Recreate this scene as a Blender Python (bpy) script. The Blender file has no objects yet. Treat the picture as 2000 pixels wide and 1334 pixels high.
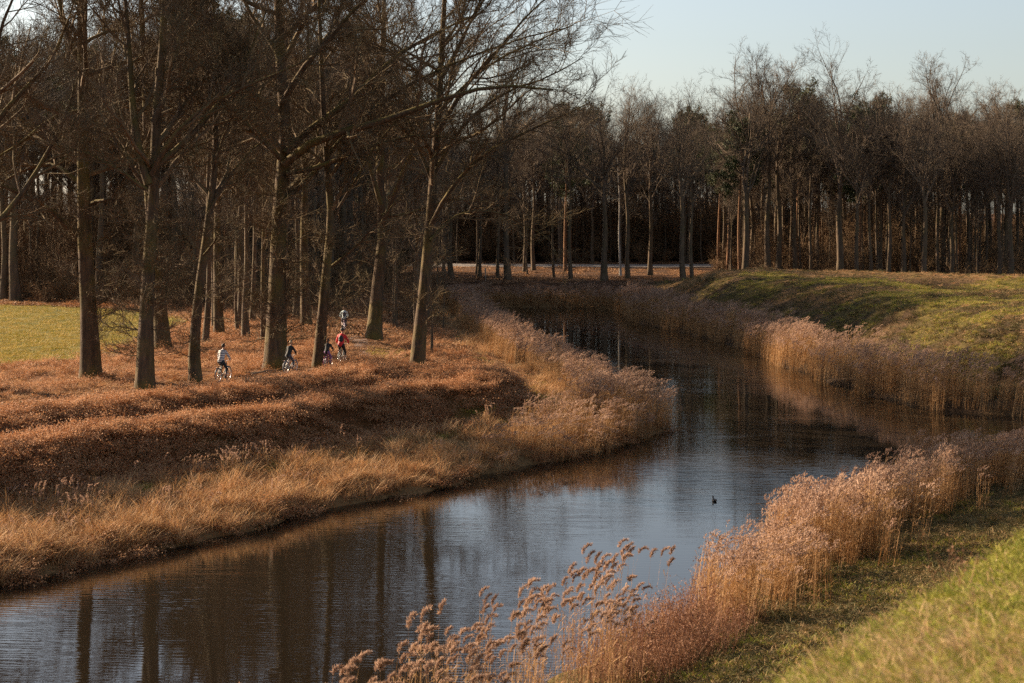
import bpy, math, random
import numpy as np
from mathutils import Vector

sc = bpy.context.scene
COL = sc.collection
PI = math.pi

# ------------------------------------------------------------------ camera
FP = 3300.0                      # focal length in pixels of the 2000 px wide photograph
CAMZ = 10.0                      # eye height above the water
HOR = 400.0                      # horizon row
cam_d = bpy.data.cameras.new('camera')
cam = bpy.data.objects.new('camera', cam_d)
COL.objects.link(cam)
sc.camera = cam
cam.location = (0, 0, CAMZ)
cam.rotation_euler = (PI / 2, 0, 0)
cam_d.sensor_width = 36
cam_d.lens = FP / 2000 * 36
cam_d.shift_y = -(667 - HOR) / 2000
cam_d.clip_start = 0.2
cam_d.clip_end = 4000
cam_d.dof.use_dof = True
cam_d.dof.focus_distance = 70
cam_d.dof.aperture_fstop = 2.2

# ------------------------------------------------------------------ world, sun, exposure
SUN = Vector((-0.80, 0.48, 0.38)).normalized()
w = bpy.data.worlds.new('World')
sc.world = w
w.use_nodes = True
nt = w.node_tree
sky = nt.nodes.new('ShaderNodeTexSky')
sky.sky_type = 'NISHITA'
sky.sun_disc = False
sky.sun_elevation = math.asin(SUN.z)
sky.sun_rotation = math.atan2(SUN.x, SUN.y)
sky.air_density = 1.0
sky.dust_density = 1.5
sky.ozone_density = 1.7
hs = nt.nodes.new('ShaderNodeHueSaturation')          # thin high haze: a paler, greyer blue all over
hs.inputs['Saturation'].default_value = 0.65
nt.links.new(sky.outputs[0], hs.inputs['Color'])
nt.links.new(hs.outputs[0], nt.nodes['Background'].inputs[0])
nt.nodes['Background'].inputs[1].default_value = 0.050

sd_ = bpy.data.lights.new('sun', 'SUN')
sd_.energy = 5.0
sd_.angle = math.radians(0.5)
sd_.color = (1.0, 0.77, 0.53)
sun = bpy.data.objects.new('sun', sd_)
COL.objects.link(sun)
sun.rotation_euler = SUN.to_track_quat('Z', 'Y').to_euler()

sc.view_settings.view_transform = 'Standard'
sc.view_settings.look = 'None'
sc.view_settings.exposure = 1.75
sc.view_settings.gamma = 1.0
sc.cycles.use_adaptive_sampling = True
sc.cycles.adaptive_threshold = 0.012
sc.cycles.use_denoising = False      # keep the twigs and stems crisp
sc.cycles.sample_clamp_indirect = 4.0
sc.cycles.max_bounces = 4
sc.cycles.diffuse_bounces = 2
sc.cycles.glossy_bounces = 2
sc.cycles.transmission_bounces = 3

RNG = np.random.default_rng(11)

# ------------------------------------------------------------------ helpers
def at(px, py, Y):
    """world point seen at photo pixel (px, py) at depth Y"""
    return np.array(((px - 1000) * Y / FP, Y, CAMZ - (py - HOR) * Y / FP))


def tag(o, label=None, cat=None, group=None, kind=None):
    if label: o['label'] = label
    if cat: o['category'] = cat
    if group: o['group'] = group
    if kind: o['kind'] = kind
    return o


def raw_mesh(name, V, F, mats, mat_idx=None, smooth=True):
    """V (n,3), F (m,k) with k = 3 or 4, or a list of such arrays"""
    if not isinstance(F, (list, tuple)):
        F = [F]
    F = [np.asarray(f, dtype=np.int32) for f in F if len(f)]
    me = bpy.data.meshes.new(name)
    V = np.asarray(V, dtype=np.float32)
    me.vertices.add(len(V))
    me.vertices.foreach_set('co', V.ravel())
    loops = np.concatenate([f.ravel() for f in F])
    tot = np.concatenate([np.full(len(f), f.shape[1], dtype=np.int32) for f in F])
    start = np.concatenate(([0], np.cumsum(tot)[:-1])).astype(np.int32)
    me.loops.add(len(loops))
    me.loops.foreach_set('vertex_index', loops)
    me.polygons.add(len(tot))
    me.polygons.foreach_set('loop_start', start)
    if mat_idx is not None:
        me.polygons.foreach_set('material_index', np.asarray(mat_idx, dtype=np.int32))
    me.polygons.foreach_set('use_smooth', np.full(len(tot), smooth))
    for m in (mats if isinstance(mats, (list, tuple)) else [mats]):
        me.materials.append(m)
    me.update(calc_edges=True)
    return me


def link(name, me, parent=None):
    o = bpy.data.objects.new(name, me)
    COL.objects.link(o)
    if parent is not None:
        o.parent = parent
    return o


def empty(name, loc=(0, 0, 0), rz=0.0, s=1.0):
    o = bpy.data.objects.new(name, None)
    COL.objects.link(o)
    o.location = loc
    o.rotation_euler = (0, 0, rz)
    o.scale = (s, s, s)
    o.empty_display_size = 0.3
    return o


def copy_tree(o, parent=None):
    c = o.copy()
    COL.objects.link(c)
    c.parent = parent
    for ch in list(o.children):
        copy_tree(ch, c)
    return c


def hash2(ix, iy, seed):
    h = (ix.astype(np.int64) * 374761393 + iy.astype(np.int64) * 668265263 + seed * 2147483647) & 0x7fffffff
    h = ((h ^ (h >> 13)) * 1274126177) & 0x7fffffff
    return ((h ^ (h >> 16)) & 0xffffff) / float(0xffffff)


def vnoise(x, y, seed=0):
    x = np.asarray(x, float); y = np.asarray(y, float)
    ix = np.floor(x); iy = np.floor(y)
    fx = x - ix; fy = y - iy
    fx = fx * fx * (3 - 2 * fx); fy = fy * fy * (3 - 2 * fy)
    a = hash2(ix, iy, seed); b = hash2(ix + 1, iy, seed)
    c = hash2(ix, iy + 1, seed); d = hash2(ix + 1, iy + 1, seed)
    return (a * (1 - fx) + b * fx) * (1 - fy) + (c * (1 - fx) + d * fx) * fy


def fbm(x, y, seed=0, o=3):
    s = 0; a = 1; t = 0
    for i in range(o):
        s = s + a * vnoise(x * 2 ** i, y * 2 ** i, seed + i * 17); t += a; a *= .5
    return s / t


def sstep(a, b, x):
    t = np.clip((x - a) / (b - a), 0, 1)
    return t * t * (3 - 2 * t)


def seg_dist(x, y, poly):
    d = np.full(np.shape(x), 1e9)
    for (ax, ay), (bx, by) in zip(poly[:-1], poly[1:]):
        vx, vy = bx - ax, by - ay
        t = np.clip(((x - ax) * vx + (y - ay) * vy) / (vx * vx + vy * vy), 0, 1)
        d = np.minimum(d, np.hypot(x - ax - t * vx, y - ay - t * vy))
    return d


def inside(x, y, poly):
    r = np.zeros(np.shape(x), bool)
    n = len(poly)
    for i in range(n):
        ax, ay = poly[i]; bx, by = poly[(i + 1) % n]
        c = ((ay > y) != (by > y)) & (x < (bx - ax) * (y - ay) / (by - ay + 1e-12) + ax)
        r ^= c
    return r


def smooth_poly(p, it=2):
    p = [tuple(map(float, q)) for q in p]
    for _ in range(it):
        q = [p[0]]
        for a, b in zip(p[:-1], p[1:]):
            q.append((a[0] * .75 + b[0] * .25, a[1] * .75 + b[1] * .25))
            q.append((a[0] * .25 + b[0] * .75, a[1] * .25 + b[1] * .75))
        q.append(p[-1]); p = q
    return p

# ------------------------------------------------------------------ procedural materials
def mat_new(name):
    m = bpy.data.materials.new(name)
    m.use_nodes = True
    return m, m.node_tree, m.node_tree.nodes['Principled BSDF']


def ramp(nt, fac, stops):
    r = nt.nodes.new('ShaderNodeValToRGB')
    e = r.color_ramp.elements
    while len(e) > 1: e.remove(e[-1])
    e[0].position, e[0].color = stops[0][0], (*stops[0][1], 1)
    for p, c in stops[1:]:
        k = e.new(p); k.color = (*c, 1)
    nt.links.new(fac, r.inputs[0])
    return r.outputs[0]


def noise(nt, scale, detail=3, rough=.55, vec=None):
    n = nt.nodes.new('ShaderNodeTexNoise')
    n.inputs['Scale'].default_value = scale
    n.inputs['Detail'].default_value = detail
    n.inputs['Roughness'].default_value = rough
    if vec is not None: nt.links.new(vec, n.inputs['Vector'])
    return n.outputs['Fac']


def mixc(nt, f, a, b, mode='MIX'):
    m = nt.nodes.new('ShaderNodeMix'); m.data_type = 'RGBA'; m.blend_type = mode
    if isinstance(f, (int, float)): m.inputs[0].default_value = f
    else: nt.links.new(f, m.inputs[0])
    for s, i in ((a, 6), (b, 7)):
        if isinstance(s, tuple): m.inputs[i].default_value = (*s, 1)
        else: nt.links.new(s, m.inputs[i])
    return m.outputs[2]


def blade_mat(name, c1, c2, c3, rough=.75, transl=.25):
    """dry or green plant material; colour varies from clump to clump and along the surface"""
    m, nt, b = mat_new(name)
    oi = nt.nodes.new('ShaderNodeObjectInfo')
    geo = nt.nodes.new('ShaderNodeNewGeometry')
    add = nt.nodes.new('ShaderNodeMath'); add.operation = 'MULTIPLY_ADD'
    n = noise(nt, 1.7, 2, .6, geo.outputs['Position'])
    nt.links.new(n, add.inputs[0]); add.inputs[1].default_value = .9
    rm = nt.nodes.new('ShaderNodeMath'); rm.operation = 'MULTIPLY_ADD'
    nt.links.new(oi.outputs['Random'], rm.inputs[0]); rm.inputs[1].default_value = .5; rm.inputs[2].default_value = -.2
    nt.links.new(rm.outputs[0], add.inputs[2])
    a2 = nt.nodes.new('ShaderNodeMath'); a2.operation = 'MULTIPLY_ADD'
    nt.links.new(geo.outputs['Random Per Island'], a2.inputs[0]); a2.inputs[1].default_value = .5
    nt.links.new(add.outputs[0], a2.inputs[2])
    col = ramp(nt, a2.outputs[0], [(.2, c1), (.55, c2), (.95, c3)])
    nt.links.new(col, b.inputs['Base Color'])
    b.inputs['Roughness'].default_value = rough
    b.inputs['Specular IOR Level'].default_value = .25
    if transl:
        tr = nt.nodes.new('ShaderNodeBsdfTranslucent'); nt.links.new(col, tr.inputs[0])
        mx = nt.nodes.new('ShaderNodeMixShader'); mx.inputs[0].default_value = transl
        nt.links.new(b.outputs[0], mx.inputs[1]); nt.links.new(tr.outputs[0], mx.inputs[2])
        nt.links.new(mx.outputs[0], nt.nodes['Material Output'].inputs[0])
    return m


def bark_mat(name, c1, c2, moss, moss_amt=.5, scale=6):
    m, nt, b = mat_new(name)
    tc = nt.nodes.new('ShaderNodeTexCoord')
    mp = nt.nodes.new('ShaderNodeMapping'); mp.inputs['Scale'].default_value = (1, 1, .18)
    nt.links.new(tc.outputs['Object'], mp.inputs[0])
    n1 = noise(nt, scale, 4, .65, mp.outputs[0])
    col = ramp(nt, n1, [(.3, c1), (.7, c2)])
    geo = nt.nodes.new('ShaderNodeNewGeometry')
    n2 = noise(nt, .55, 3, .6, tc.outputs['Object'])
    sx = nt.nodes.new('ShaderNodeSeparateXYZ'); nt.links.new(geo.outputs['Normal'], sx.inputs[0])
    up = nt.nodes.new('ShaderNodeMath'); up.operation = 'MULTIPLY_ADD'
    nt.links.new(sx.outputs['Z'], up.inputs[0]); up.inputs[1].default_value = .22; nt.links.new(n2, up.inputs[2])
    f = ramp(nt, up.outputs[0], [(.45, (0, 0, 0)), (.68, (moss_amt,) * 3)])
    nt.links.new(mixc(nt, f, col, moss), b.inputs['Base Color'])
    b.inputs['Roughness'].default_value = .9
    b.inputs['Specular IOR Level'].default_value = .15
    bp = nt.nodes.new('ShaderNodeBump'); bp.inputs['Strength'].default_value = .9; bp.inputs['Distance'].default_value = .06
    nt.links.new(n1, bp.inputs['Height']); nt.links.new(bp.outputs[0], b.inputs['Normal'])
    return m


def plain_mat(name, c, rough=.6, metal=0, var=.25, scale=30):
    m, nt, b = mat_new(name)
    tc = nt.nodes.new('ShaderNodeTexCoord')
    n = noise(nt, scale, 2, .5, tc.outputs['Object'])
    lo = tuple(x * (1 - var) for x in c); hi = tuple(min(1, x * (1 + var)) for x in c)
    nt.links.new(ramp(nt, n, [(.3, lo), (.7, hi)]), b.inputs['Base Color'])
    b.inputs['Roughness'].default_value = rough
    b.inputs['Metallic'].default_value = metal
    return m

M = {}
M['oak_bark'] = bark_mat('oak_bark', (.035, .024, .017), (.12, .08, .05), (.13, .105, .022), .65)
M['twig'] = bark_mat('twig_bark', (.07, .05, .035), (.18, .125, .078), (.12, .095, .025), .4, 3)
M['far_bark'] = bark_mat('far_bark', (.05, .037, .027), (.15, .105, .07), (.09, .08, .03), .5, 4)
M['far_twig'] = bark_mat('far_twig', (.08, .062, .048), (.175, .13, .095), (.09, .075, .03), .3, 3)
M['pine_bark'] = bark_mat('pine_bark', (.10, .055, .032), (.24, .125, .065), (.10, .08, .04), .2, 5)
M['birch_bark'] = bark_mat('birch_bark', (.18, .16, .14), (.55, .51, .46), (.10, .09, .05), .3, 3)
M['needles'] = blade_mat('pine_needles', (.012, .022, .008), (.028, .042, .014), (.06, .07, .022), .7, .1)
M['shrub'] = bark_mat('shrub_twig', (.09, .055, .032), (.22, .14, .078), (.12, .09, .03), .3, 3)
M['dead_leaf'] = blade_mat('dead_leaf', (.11, .052, .024), (.24, .12, .055), (.35, .20, .105))
M['russet'] = blade_mat('russet_bracken', (.11, .046, .02), (.33, .145, .06), (.50, .28, .145))
M['bramble'] = blade_mat('bramble_green', (.018, .026, .008), (.045, .05, .014), (.09, .075, .02))
M['straw'] = blade_mat('straw_grass', (.24, .115, .04), (.43, .235, .095), (.56, .36, .18))
M['bleached'] = blade_mat('bleached_grass', (.26, .15, .065), (.42, .26, .125), (.54, .38, .21))
M['grass'] = blade_mat('green_grass', (.085, .12, .010), (.18, .20, .018), (.30, .27, .045))
M['meadow'] = blade_mat('meadow_grass', (.18, .15, .02), (.32, .245, .042), (.47, .32, .095))
M['dull'] = blade_mat('dull_grass', (.045, .048, .012), (.10, .088, .028), (.22, .14, .06))
M['reed'] = blade_mat('reed_stem', (.18, .085, .03), (.32, .165, .062), (.44, .27, .13))
M['plume'] = blade_mat('reed_plume', (.18, .105, .07), (.29, .18, .125), (.42, .28, .20), .9, .35)
M['dock'] = blade_mat('dock_stem', (.08, .034, .02), (.18, .08, .045), (.30, .16, .09))

# ------------------------------------------------------------------ shores and land form
L_SH = smooth_poly([(-200, -80), (-40, 18), (-24, 33), (-13.5, 44.6), (-9.2, 50.2), (-6.2, 55.6), (-3.3, 58.2), (0.2, 64), (4.3, 70),
                    (6.6, 73.5), (7.0, 76.5), (5.2, 83), (2.9, 97), (0.6, 112), (-1.0, 126), (-2.2, 140), (-3.6, 152), (-4.5, 160), (-3, 164.5),
                    (2, 165.5), (8, 164), (10.5, 158), (10.2, 148), (12.0, 138), (14.4, 129), (16.4, 114.6), (17.4, 99),
                    (18.6, 89.7), (20.6, 82), (24.5, 79.3), (36, 78), (80, 84), (250, 120)])
N_SH = smooth_poly([(250, 100), (70, 74), (25, 67), (18.0, 61.5), (13.4, 56.8), (9, 49.8), (6.2, 45.4), (4.3, 42), (3.2, 39.4), (1.6, 36.4), (-.9, 33),
                    (-2.9, 28.6), (-6, 22), (-20, 4), (-60, -25), (-200, -140)])
WATER = L_SH + N_SH
R_START = (10.4, 154)
CREST1 = [(-40, 42), (-26, 52), (-17.3, 57.5), (-10, 61), (-6, 66.5), (-3.2, 74), (-2.2, 80)]
CREST2 = [(-40, 55), (-24, 65), (-15.6, 69), (-11.2, 70.6), (-8.4, 75), (-5.6, 82), (-4.0, 90)]
PATH = smooth_poly([(-26, 58), (-18, 70.5), (-13, 76.3), (-10.3, 80.6), (-8.5, 85), (-7.7, 91), (-8.8, 99), (-10.5, 106.5), (-11.5, 116), (-9.5, 130), (-12, 150)], 2)
ROAD = smooth_poly([(-140, 232), (-40, 226), (-6.7, 223), (20, 219), (45, 226), (75, 245), (110, 280)], 2)


def land(x, y):
    """returns z and masks for arrays of points"""
    x = np.asarray(x, float); y = np.asarray(y, float)
    wx = x + 1.1 * (fbm(x * .35, y * .35, 5) - .5) + .5 * (fbm(x * 1.3, y * 1.3, 15, 2) - .5)
    wy = y + 1.1 * (fbm(x * .35 + 40, y * .35, 6) - .5) + .5 * (fbm(x * 1.3 + 9, y * 1.3, 16, 2) - .5)
    inw = inside(wx, wy, WATER)
    dL = seg_dist(wx, wy, L_SH); dN = seg_dist(wx, wy, N_SH)
    d = np.minimum(dL, dN)
    near = (dN < dL)
    # --- left and far land
    base = .12 + .33 * sstep(0, 1.2, dL) + .45 * sstep(1, 5.5, dL) + 1.1 * sstep(6, 11, dL)
    c1 = seg_dist(x, y, CREST1); c2 = seg_dist(x, y, CREST2)
    m1 = np.exp(-(c1 / 1.9) ** 2) * (.55 + .9 * fbm(x * .30, y * .30, 21)) * 1.0
    m2 = np.exp(-(c2 / 1.7) ** 2) * (.4 + 1.1 * fbm(x * .34, y * .34, 23)) * .7
    lump = (fbm(x * .4, y * .4, 31) - .5) * 1.7 * np.exp(-((c1 - 2) / 6) ** 2) * sstep(5, 8, dL)
    dw = dL + 2.2 * (fbm(x * .17, y * .17, 81) - .5) + .9 * (fbm(x * .6, y * .6, 83, 2) - .5)
    ter = .85 + 1.45 * sstep(5.5, 7.2, dw) - .75 * sstep(7.4, 9.8, dw) + .95 * sstep(10.3, 11.9, dw) - .5 * sstep(12.2, 15, dw)
    ter = np.where(dL < 5, np.minimum(base, .9), ter)
    tm = (1 - sstep(76, 90, y)) * (1 - sstep(-1, 3, x))
    left = (base + .5 * lump) * (1 - tm) + (np.minimum(base, .9) * (1 - sstep(4, 5.6, dL)) + ter * sstep(4, 5.6, dL) + .25 * lump) * tm + .12 * (fbm(x * .5, y * .5, 41) - .5)
    pd = seg_dist(x, y, PATH) + .7 * (fbm(x * .9, y * .9, 27, 2) - .5)
    left = left * sstep(.5, 1.8, pd) + (1.98) * (1 - sstep(.5, 1.8, pd))
    hollow = np.exp(-(((x + 1.5) / 3.2) ** 2 + ((y - 138) / 14) ** 2))
    left = left + .9 * np.exp(-(((x + 4.5) / 2.6) ** 2 + ((y - 150) / 9) ** 2)) - .3 * hollow
    # --- dike on the right of the river
    back = y - (166 - .48 * np.maximum(x - 18, -8))
    dm = sstep(8, 13.5, x) * (1 - sstep(-4, 6, back))
    spur = (fbm(x * .16 + y * .05, y * .16, 51) - .5) * 3.2
    dd = dL + spur
    dike = .15 + .35 * sstep(0, 1.5, dL) + 3.15 * sstep(2.4, 11.0, dd) + .35 * np.exp(-((back + 8) / 4) ** 2)
    dike = dike - .85 * np.exp(-((back + 18) / 7.5) ** 2) * sstep(30, 35, x) + .5 * (fbm(x * .3, y * .3, 57) - .5) * sstep(3, 6, dL)
    z = left * (1 - dm) + dike * dm
    # --- near bank and the dike below the viewer
    p = .858 * x - .514 * y + .35 * (fbm(x * .3, y * .3, 61) - .5)
    q = -p
    nz = 8.3 - .40 * np.clip(q, -40, 4.3) - .90 * np.clip(q - 4.3, 0, 6.1) - .13 * np.clip(q - 10.4, 0, 30)
    nz = np.where(q < 0, 8.3 + .02 * q, nz)
    nz = np.maximum(nz, .28) + .10 * (fbm(x * .7, y * .7, 63) - .5)
    nz = nz * sstep(0, 2.0, dN) + .15 * (1 - sstep(0, 2.0, dN))
    z = np.where(near, nz, z)
    z = np.where(inw, -.12 - .9 * sstep(0, 3, d), z)
    return dict(z=z, inw=inw, dL=dL, dN=dN, near=near, dm=dm, pd=pd, c1=c1, c2=c2, q=q, back=back)


def zat(x, y):
    return float(land(np.array([x]), np.array([y]))['z'][0])


MEADOW = [(-140, 80), (-34, 80), (-25, 82), (-20.5, 88), (-20.5, 98), (-20, 106), (-20, 118), (-26, 128), (-36, 136), (-140, 140)]


def zones(x, y, A):
    """how green, russet, straw and bare the ground is (0..1 each)"""
    n = fbm(x * .25, y * .25, 71); n2 = fbm(x * .8, y * .8, 73)
    md = np.where(inside(x, y, MEADOW), 1.0, 0.0) * sstep(0, 2.5, seg_dist(x, y, MEADOW + MEADOW[:1]))
    ll = (~A['near']) & (A['dm'] < .5)
    green = np.zeros_like(x); russet = np.zeros_like(x); straw = np.zeros_like(x)
    green = np.where(ll, md, green)
    # strip by the water on the left: straw, with a green line at its inner edge
    strip = (1 - sstep(4.0, 6.5, A['dL'])) * (y < 168)
    inner = np.exp(-((A['dL'] - 5.0) / 1.1) ** 2)
    straw = np.where(ll, strip * (1 - .65 * inner), straw)
    green = np.where(ll, np.maximum(green, .75 * inner * sstep(.35, .6, n + .1)), green)
    glade = np.exp(-(((x - 1.2) / 1.9) ** 2 + ((y - 85) / 8) ** 2))
    green = np.where(ll, np.maximum(green, glade), green)
    verge = np.exp(-(((x + 6.6) / .9) ** 2 + ((y - 93) / 6) ** 2))
    green = np.where(ll, np.maximum(green, verge), green)
    russet = np.where(ll, (1 - strip) * (1 - md) * (1 - glade) * (1 - verge) * (1 - .62 * sstep(150, 168, y)), russet)  # russet fades towards the far bank: its shade is put into the ground colour
    # dike: green with brown patches, pink straw on the back ridge
    dk = (A['dm'] >= .5) & (~A['near'])
    ridge = np.exp(-((A['back'] + 6) / 5) ** 2)
    green = np.where(dk, np.clip(1 - ridge - .95 * sstep(.44, .56, n2 * .45 + n * .55), 0, 1) * sstep(1.8, 3.2, A['dL']), green)
    green = np.where(dk, green * (1 - .7 * (1 - sstep(7.5, 11.5, A['dL'] + 3 * (n - .5)))), green)
    straw = np.where(dk, np.maximum(ridge, .35 * sstep(.52, .7, n)), straw)
    nr = A['near']
    up = 1 - sstep(7, 11, A['q'])
    green = np.where(nr, np.where(A['q'] < 10.5, .75, .35), green)
    straw = np.where(nr, .6 * up * sstep(.45, .65, n), straw)
    return green, russet, straw


# ------------------------------------------------------------------ ground
def axis(pts):
    out = []
    for a, b, s in pts:
        out += list(np.arange(a, b, s))
    return np.array(out + [pts[-1][1]])


gx = axis([(-900, -160, 60), (-160, -60, 8), (-60, -36, 2), (-36, 44, .5), (44, 64, 1.2), (64, 160, 8), (160, 900, 60)])
gy = axis([(-200, -16, 12), (-16, 100, .5), (100, 180, .8), (180, 300, 5), (300, 1500, 60)])
GX, GY = np.meshgrid(gx, gy)
A = land(GX.ravel(), GY.ravel())
gr, ru, st = zones(GX.ravel(), GY.ravel(), A)
nx, ny = len(gx), len(gy)
idx = np.arange(nx * ny).reshape(ny, nx)
F = np.stack([idx[:-1, :-1], idx[:-1, 1:], idx[1:, 1:], idx[1:, :-1]], -1).reshape(-1, 4)

gm, nt, b = mat_new('ground_soil')
at_ = nt.nodes.new('ShaderNodeAttribute'); at_.attribute_name = 'zone'
sep = nt.nodes.new('ShaderNodeSeparateColor'); nt.links.new(at_.outputs['Color'], sep.inputs[0])
geo = nt.nodes.new('ShaderNodeNewGeometry')
nA = noise(nt, .9, 5, .65, geo.outputs['Position']); nB = noise(nt, 7, 4, .7, geo.outputs['Position'])
soil = ramp(nt, nB, [(.3, (.022, .014, .009)), (.6, (.06, .036, .02)), (.8, (.11, .065, .035))])
rus = ramp(nt, nB, [(.3, (.045, .02, .01)), (.6, (.15, .062, .026)), (.8, (.25, .115, .05))])
grn = ramp(nt, nA, [(.3, (.055, .058, .011)), (.5, (.12, .105, .02)), (.72, (.23, .165, .045))])
stw = ramp(nt, nB, [(.3, (.12, .066, .028)), (.7, (.28, .17, .075))])
c = mixc(nt, sep.outputs[1], soil, rus); c = mixc(nt, sep.outputs[2], c, stw); c = mixc(nt, sep.outputs[0], c, grn)
nt.links.new(c, b.inputs['Base Color']); b.inputs['Roughness'].default_value = .95; b.inputs['Specular IOR Level'].default_value = .1
bp = nt.nodes.new('ShaderNodeBump'); bp.inputs['Strength'].default_value = .8; bp.inputs['Distance'].default_value = .15
nt.links.new(nB, bp.inputs['Height']); nt.links.new(bp.outputs[0], b.inputs['Normal'])

me = raw_mesh('ground', np.stack([GX.ravel(), GY.ravel(), A['z']], -1), F, gm)
ca = me.attributes.new('zone', 'FLOAT_COLOR', 'POINT')
ca.data.foreach_set('color', np.stack([gr, ru, st, np.ones_like(gr)], -1).astype(np.float32).ravel())
tag(link('ground', me), kind='structure')

# ------------------------------------------------------------------ water
wm, nt, b = mat_new('river_water')
b.inputs['Base Color'].default_value = (.012, .009, .006, 1)
b.inputs['Roughness'].default_value = .03
b.inputs['IOR'].default_value = 1.48
b.inputs['Specular IOR Level'].default_value = .6
geo = nt.nodes.new('ShaderNodeNewGeometry')
mp = nt.nodes.new('ShaderNodeMapping'); mp.inputs['Scale'].default_value = (.55, 1.5, 1); mp.inputs['Rotation'].default_value = (0, 0, .12)
nt.links.new(geo.outputs['Position'], mp.inputs[0])
wv = nt.nodes.new('ShaderNodeTexWave'); wv.bands_direction = 'Y'
wv.inputs['Scale'].default_value = 1.0; wv.inputs['Distortion'].default_value = 7; wv.inputs['Detail'].default_value = 3; wv.inputs['Detail Scale'].default_value = 1.3
nt.links.new(mp.outputs[0], wv.inputs[0])
n1 = noise(nt, 2.6, 3, .5, mp.outputs[0])
patch = noise(nt, .09, 2, .5, geo.outputs['Position'])
pr = ramp(nt, patch, [(.40, (.12,) * 3), (.62, (1,) * 3)])
ad = nt.nodes.new('ShaderNodeMath'); ad.operation = 'ADD'; nt.links.new(wv.outputs[1], ad.inputs[0]); nt.links.new(n1, ad.inputs[1])
ml = nt.nodes.new('ShaderNodeMath'); ml.operation = 'MULTIPLY'; nt.links.new(ad.outputs[0], ml.inputs[0]); nt.links.new(pr, ml.inputs[1])
bp = nt.nodes.new('ShaderNodeBump'); bp.inputs['Strength'].default_value = .3; bp.inputs['Distance'].default_value = .0065
nt.links.new(ml.outputs[0], bp.inputs['Height']); nt.links.new(bp.outputs[0], b.inputs['Normal'])
me = raw_mesh('river', [(-220, -150, 0), (260, -150, 0), (260, 175, 0), (-220, 175, 0)], np.array([[0, 1, 2, 3]]), wm)
tag(link('river', me), kind='structure')


# ------------------------------------------------------------------ path and road (draped strips)
def strip(name, line, width, lift, mat, n_across=5, step=.8, wob=.2):
    pts = [np.array(line[0])]
    for a, b_ in zip(line[:-1], line[1:]):
        a = np.array(a); b_ = np.array(b_); k = max(1, int(np.hypot(*(b_ - a)) / step))
        for i in range(1, k + 1): pts.append(a + (b_ - a) * i / k)
    P = np.array(pts); T = np.gradient(P, axis=0); T /= np.hypot(T[:, 0], T[:, 1])[:, None]
    Nn = np.stack([-T[:, 1], T[:, 0]], -1)
    off = np.linspace(-.5, .5, n_across)
    wd = width * (1 + wob * (vnoise(np.arange(len(P)) * .35, np.zeros(len(P)), 3) - .5) * 2)
    XY = P[:, None, :] + Nn[:, None, :] * (off[None, :, None] * wd[:, None, None])
    z = land(XY[..., 0].ravel(), XY[..., 1].ravel())['z'] + lift
    V = np.concatenate([XY.reshape(-1, 2), z[:, None]], 1)
    ii = np.arange(len(P) * n_across).reshape(len(P), n_across)
    F = np.stack([ii[:-1, 1:], ii[:-1, :-1], ii[1:, :-1], ii[1:, 1:]], -1).reshape(-1, 4)
    o = link(name, raw_mesh(name, V, F, mat)); tag(o, kind='structure'); return o


def earth_mat(name, c1, c2, s=4):
    m, nt, b = mat_new(name)
    geo = nt.nodes.new('ShaderNodeNewGeometry')
    n = noise(nt, s, 5, .7, geo.outputs['Position'])
    nt.links.new(ramp(nt, n, [(.3, c1), (.7, c2)]), b.inputs['Base Color']); b.inputs['Roughness'].default_value = .95
    bp = nt.nodes.new('ShaderNodeBump'); bp.inputs['Strength'].default_value = .5; bp.inputs['Distance'].default_value = .05
    nt.links.new(n, bp.inputs['Height']); nt.links.new(bp.outputs[0], b.inputs['Normal'])
    return m


strip('path', PATH, 1.15, .02, earth_mat('path_earth', (.07, .036, .022), (.17, .088, .052)), 7, .5, .55)
strip('road', ROAD, 10.0, .06, earth_mat('road_surface', (.14, .115, .098), (.23, .195, .165), 1.5), 5, 2.5, .02)

# ------------------------------------------------------------------ branch and tree generator
def norm(v):
    return v / (np.linalg.norm(v, axis=-1, keepdims=True) + 1e-9)


def tubes(batches):
    """batches: list of (P (B,n,3), R (B,n), sides) -> V, F"""
    VV, FF, o = [], [], 0
    for P, R, k in batches:
        Bn, n, _ = P.shape
        T = norm(np.gradient(P, axis=1))
        mean = norm(P[:, -1] - P[:, 0])
        ref = np.where(np.abs(mean[:, 2:3]) < .75, np.array([[0, 0, 1.]]), np.array([[0, 1., 0.02]]))
        U = norm(np.cross(T, ref[:, None, :])); W = np.cross(T, U)
        a = np.arange(k) * 2 * PI / k
        ring = P[:, :, None, :] + R[:, :, None, None] * (np.cos(a)[None, None, :, None] * U[:, :, None, :] + np.sin(a)[None, None, :, None] * W[:, :, None, :])
        VV.append(ring.reshape(-1, 3))
        i = (np.arange(Bn * n * k) + o).reshape(Bn, n, k); j = np.roll(i, -1, axis=2)
        FF.append(np.stack([i[:, :-1], j[:, :-1], j[:, 1:], i[:, 1:]], -1).reshape(-1, 4))
        o += Bn * n * k
    return np.concatenate(VV), np.concatenate(FF)


def resample(p, n):
    p = np.asarray(p, float)
    for _ in range(2):
        q = [p[0]]
        for a, b_ in zip(p[:-1], p[1:]):
            q += [a * .75 + b_ * .25, a * .25 + b_ * .75]
        p = np.array(q + [p[-1]])
    d = np.concatenate(([0], np.cumsum(np.linalg.norm(np.diff(p, axis=0), axis=1))))
    t = np.linspace(0, d[-1], n)
    return np.stack([np.interp(t, d, p[:, k]) for k in range(3)], -1)


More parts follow.
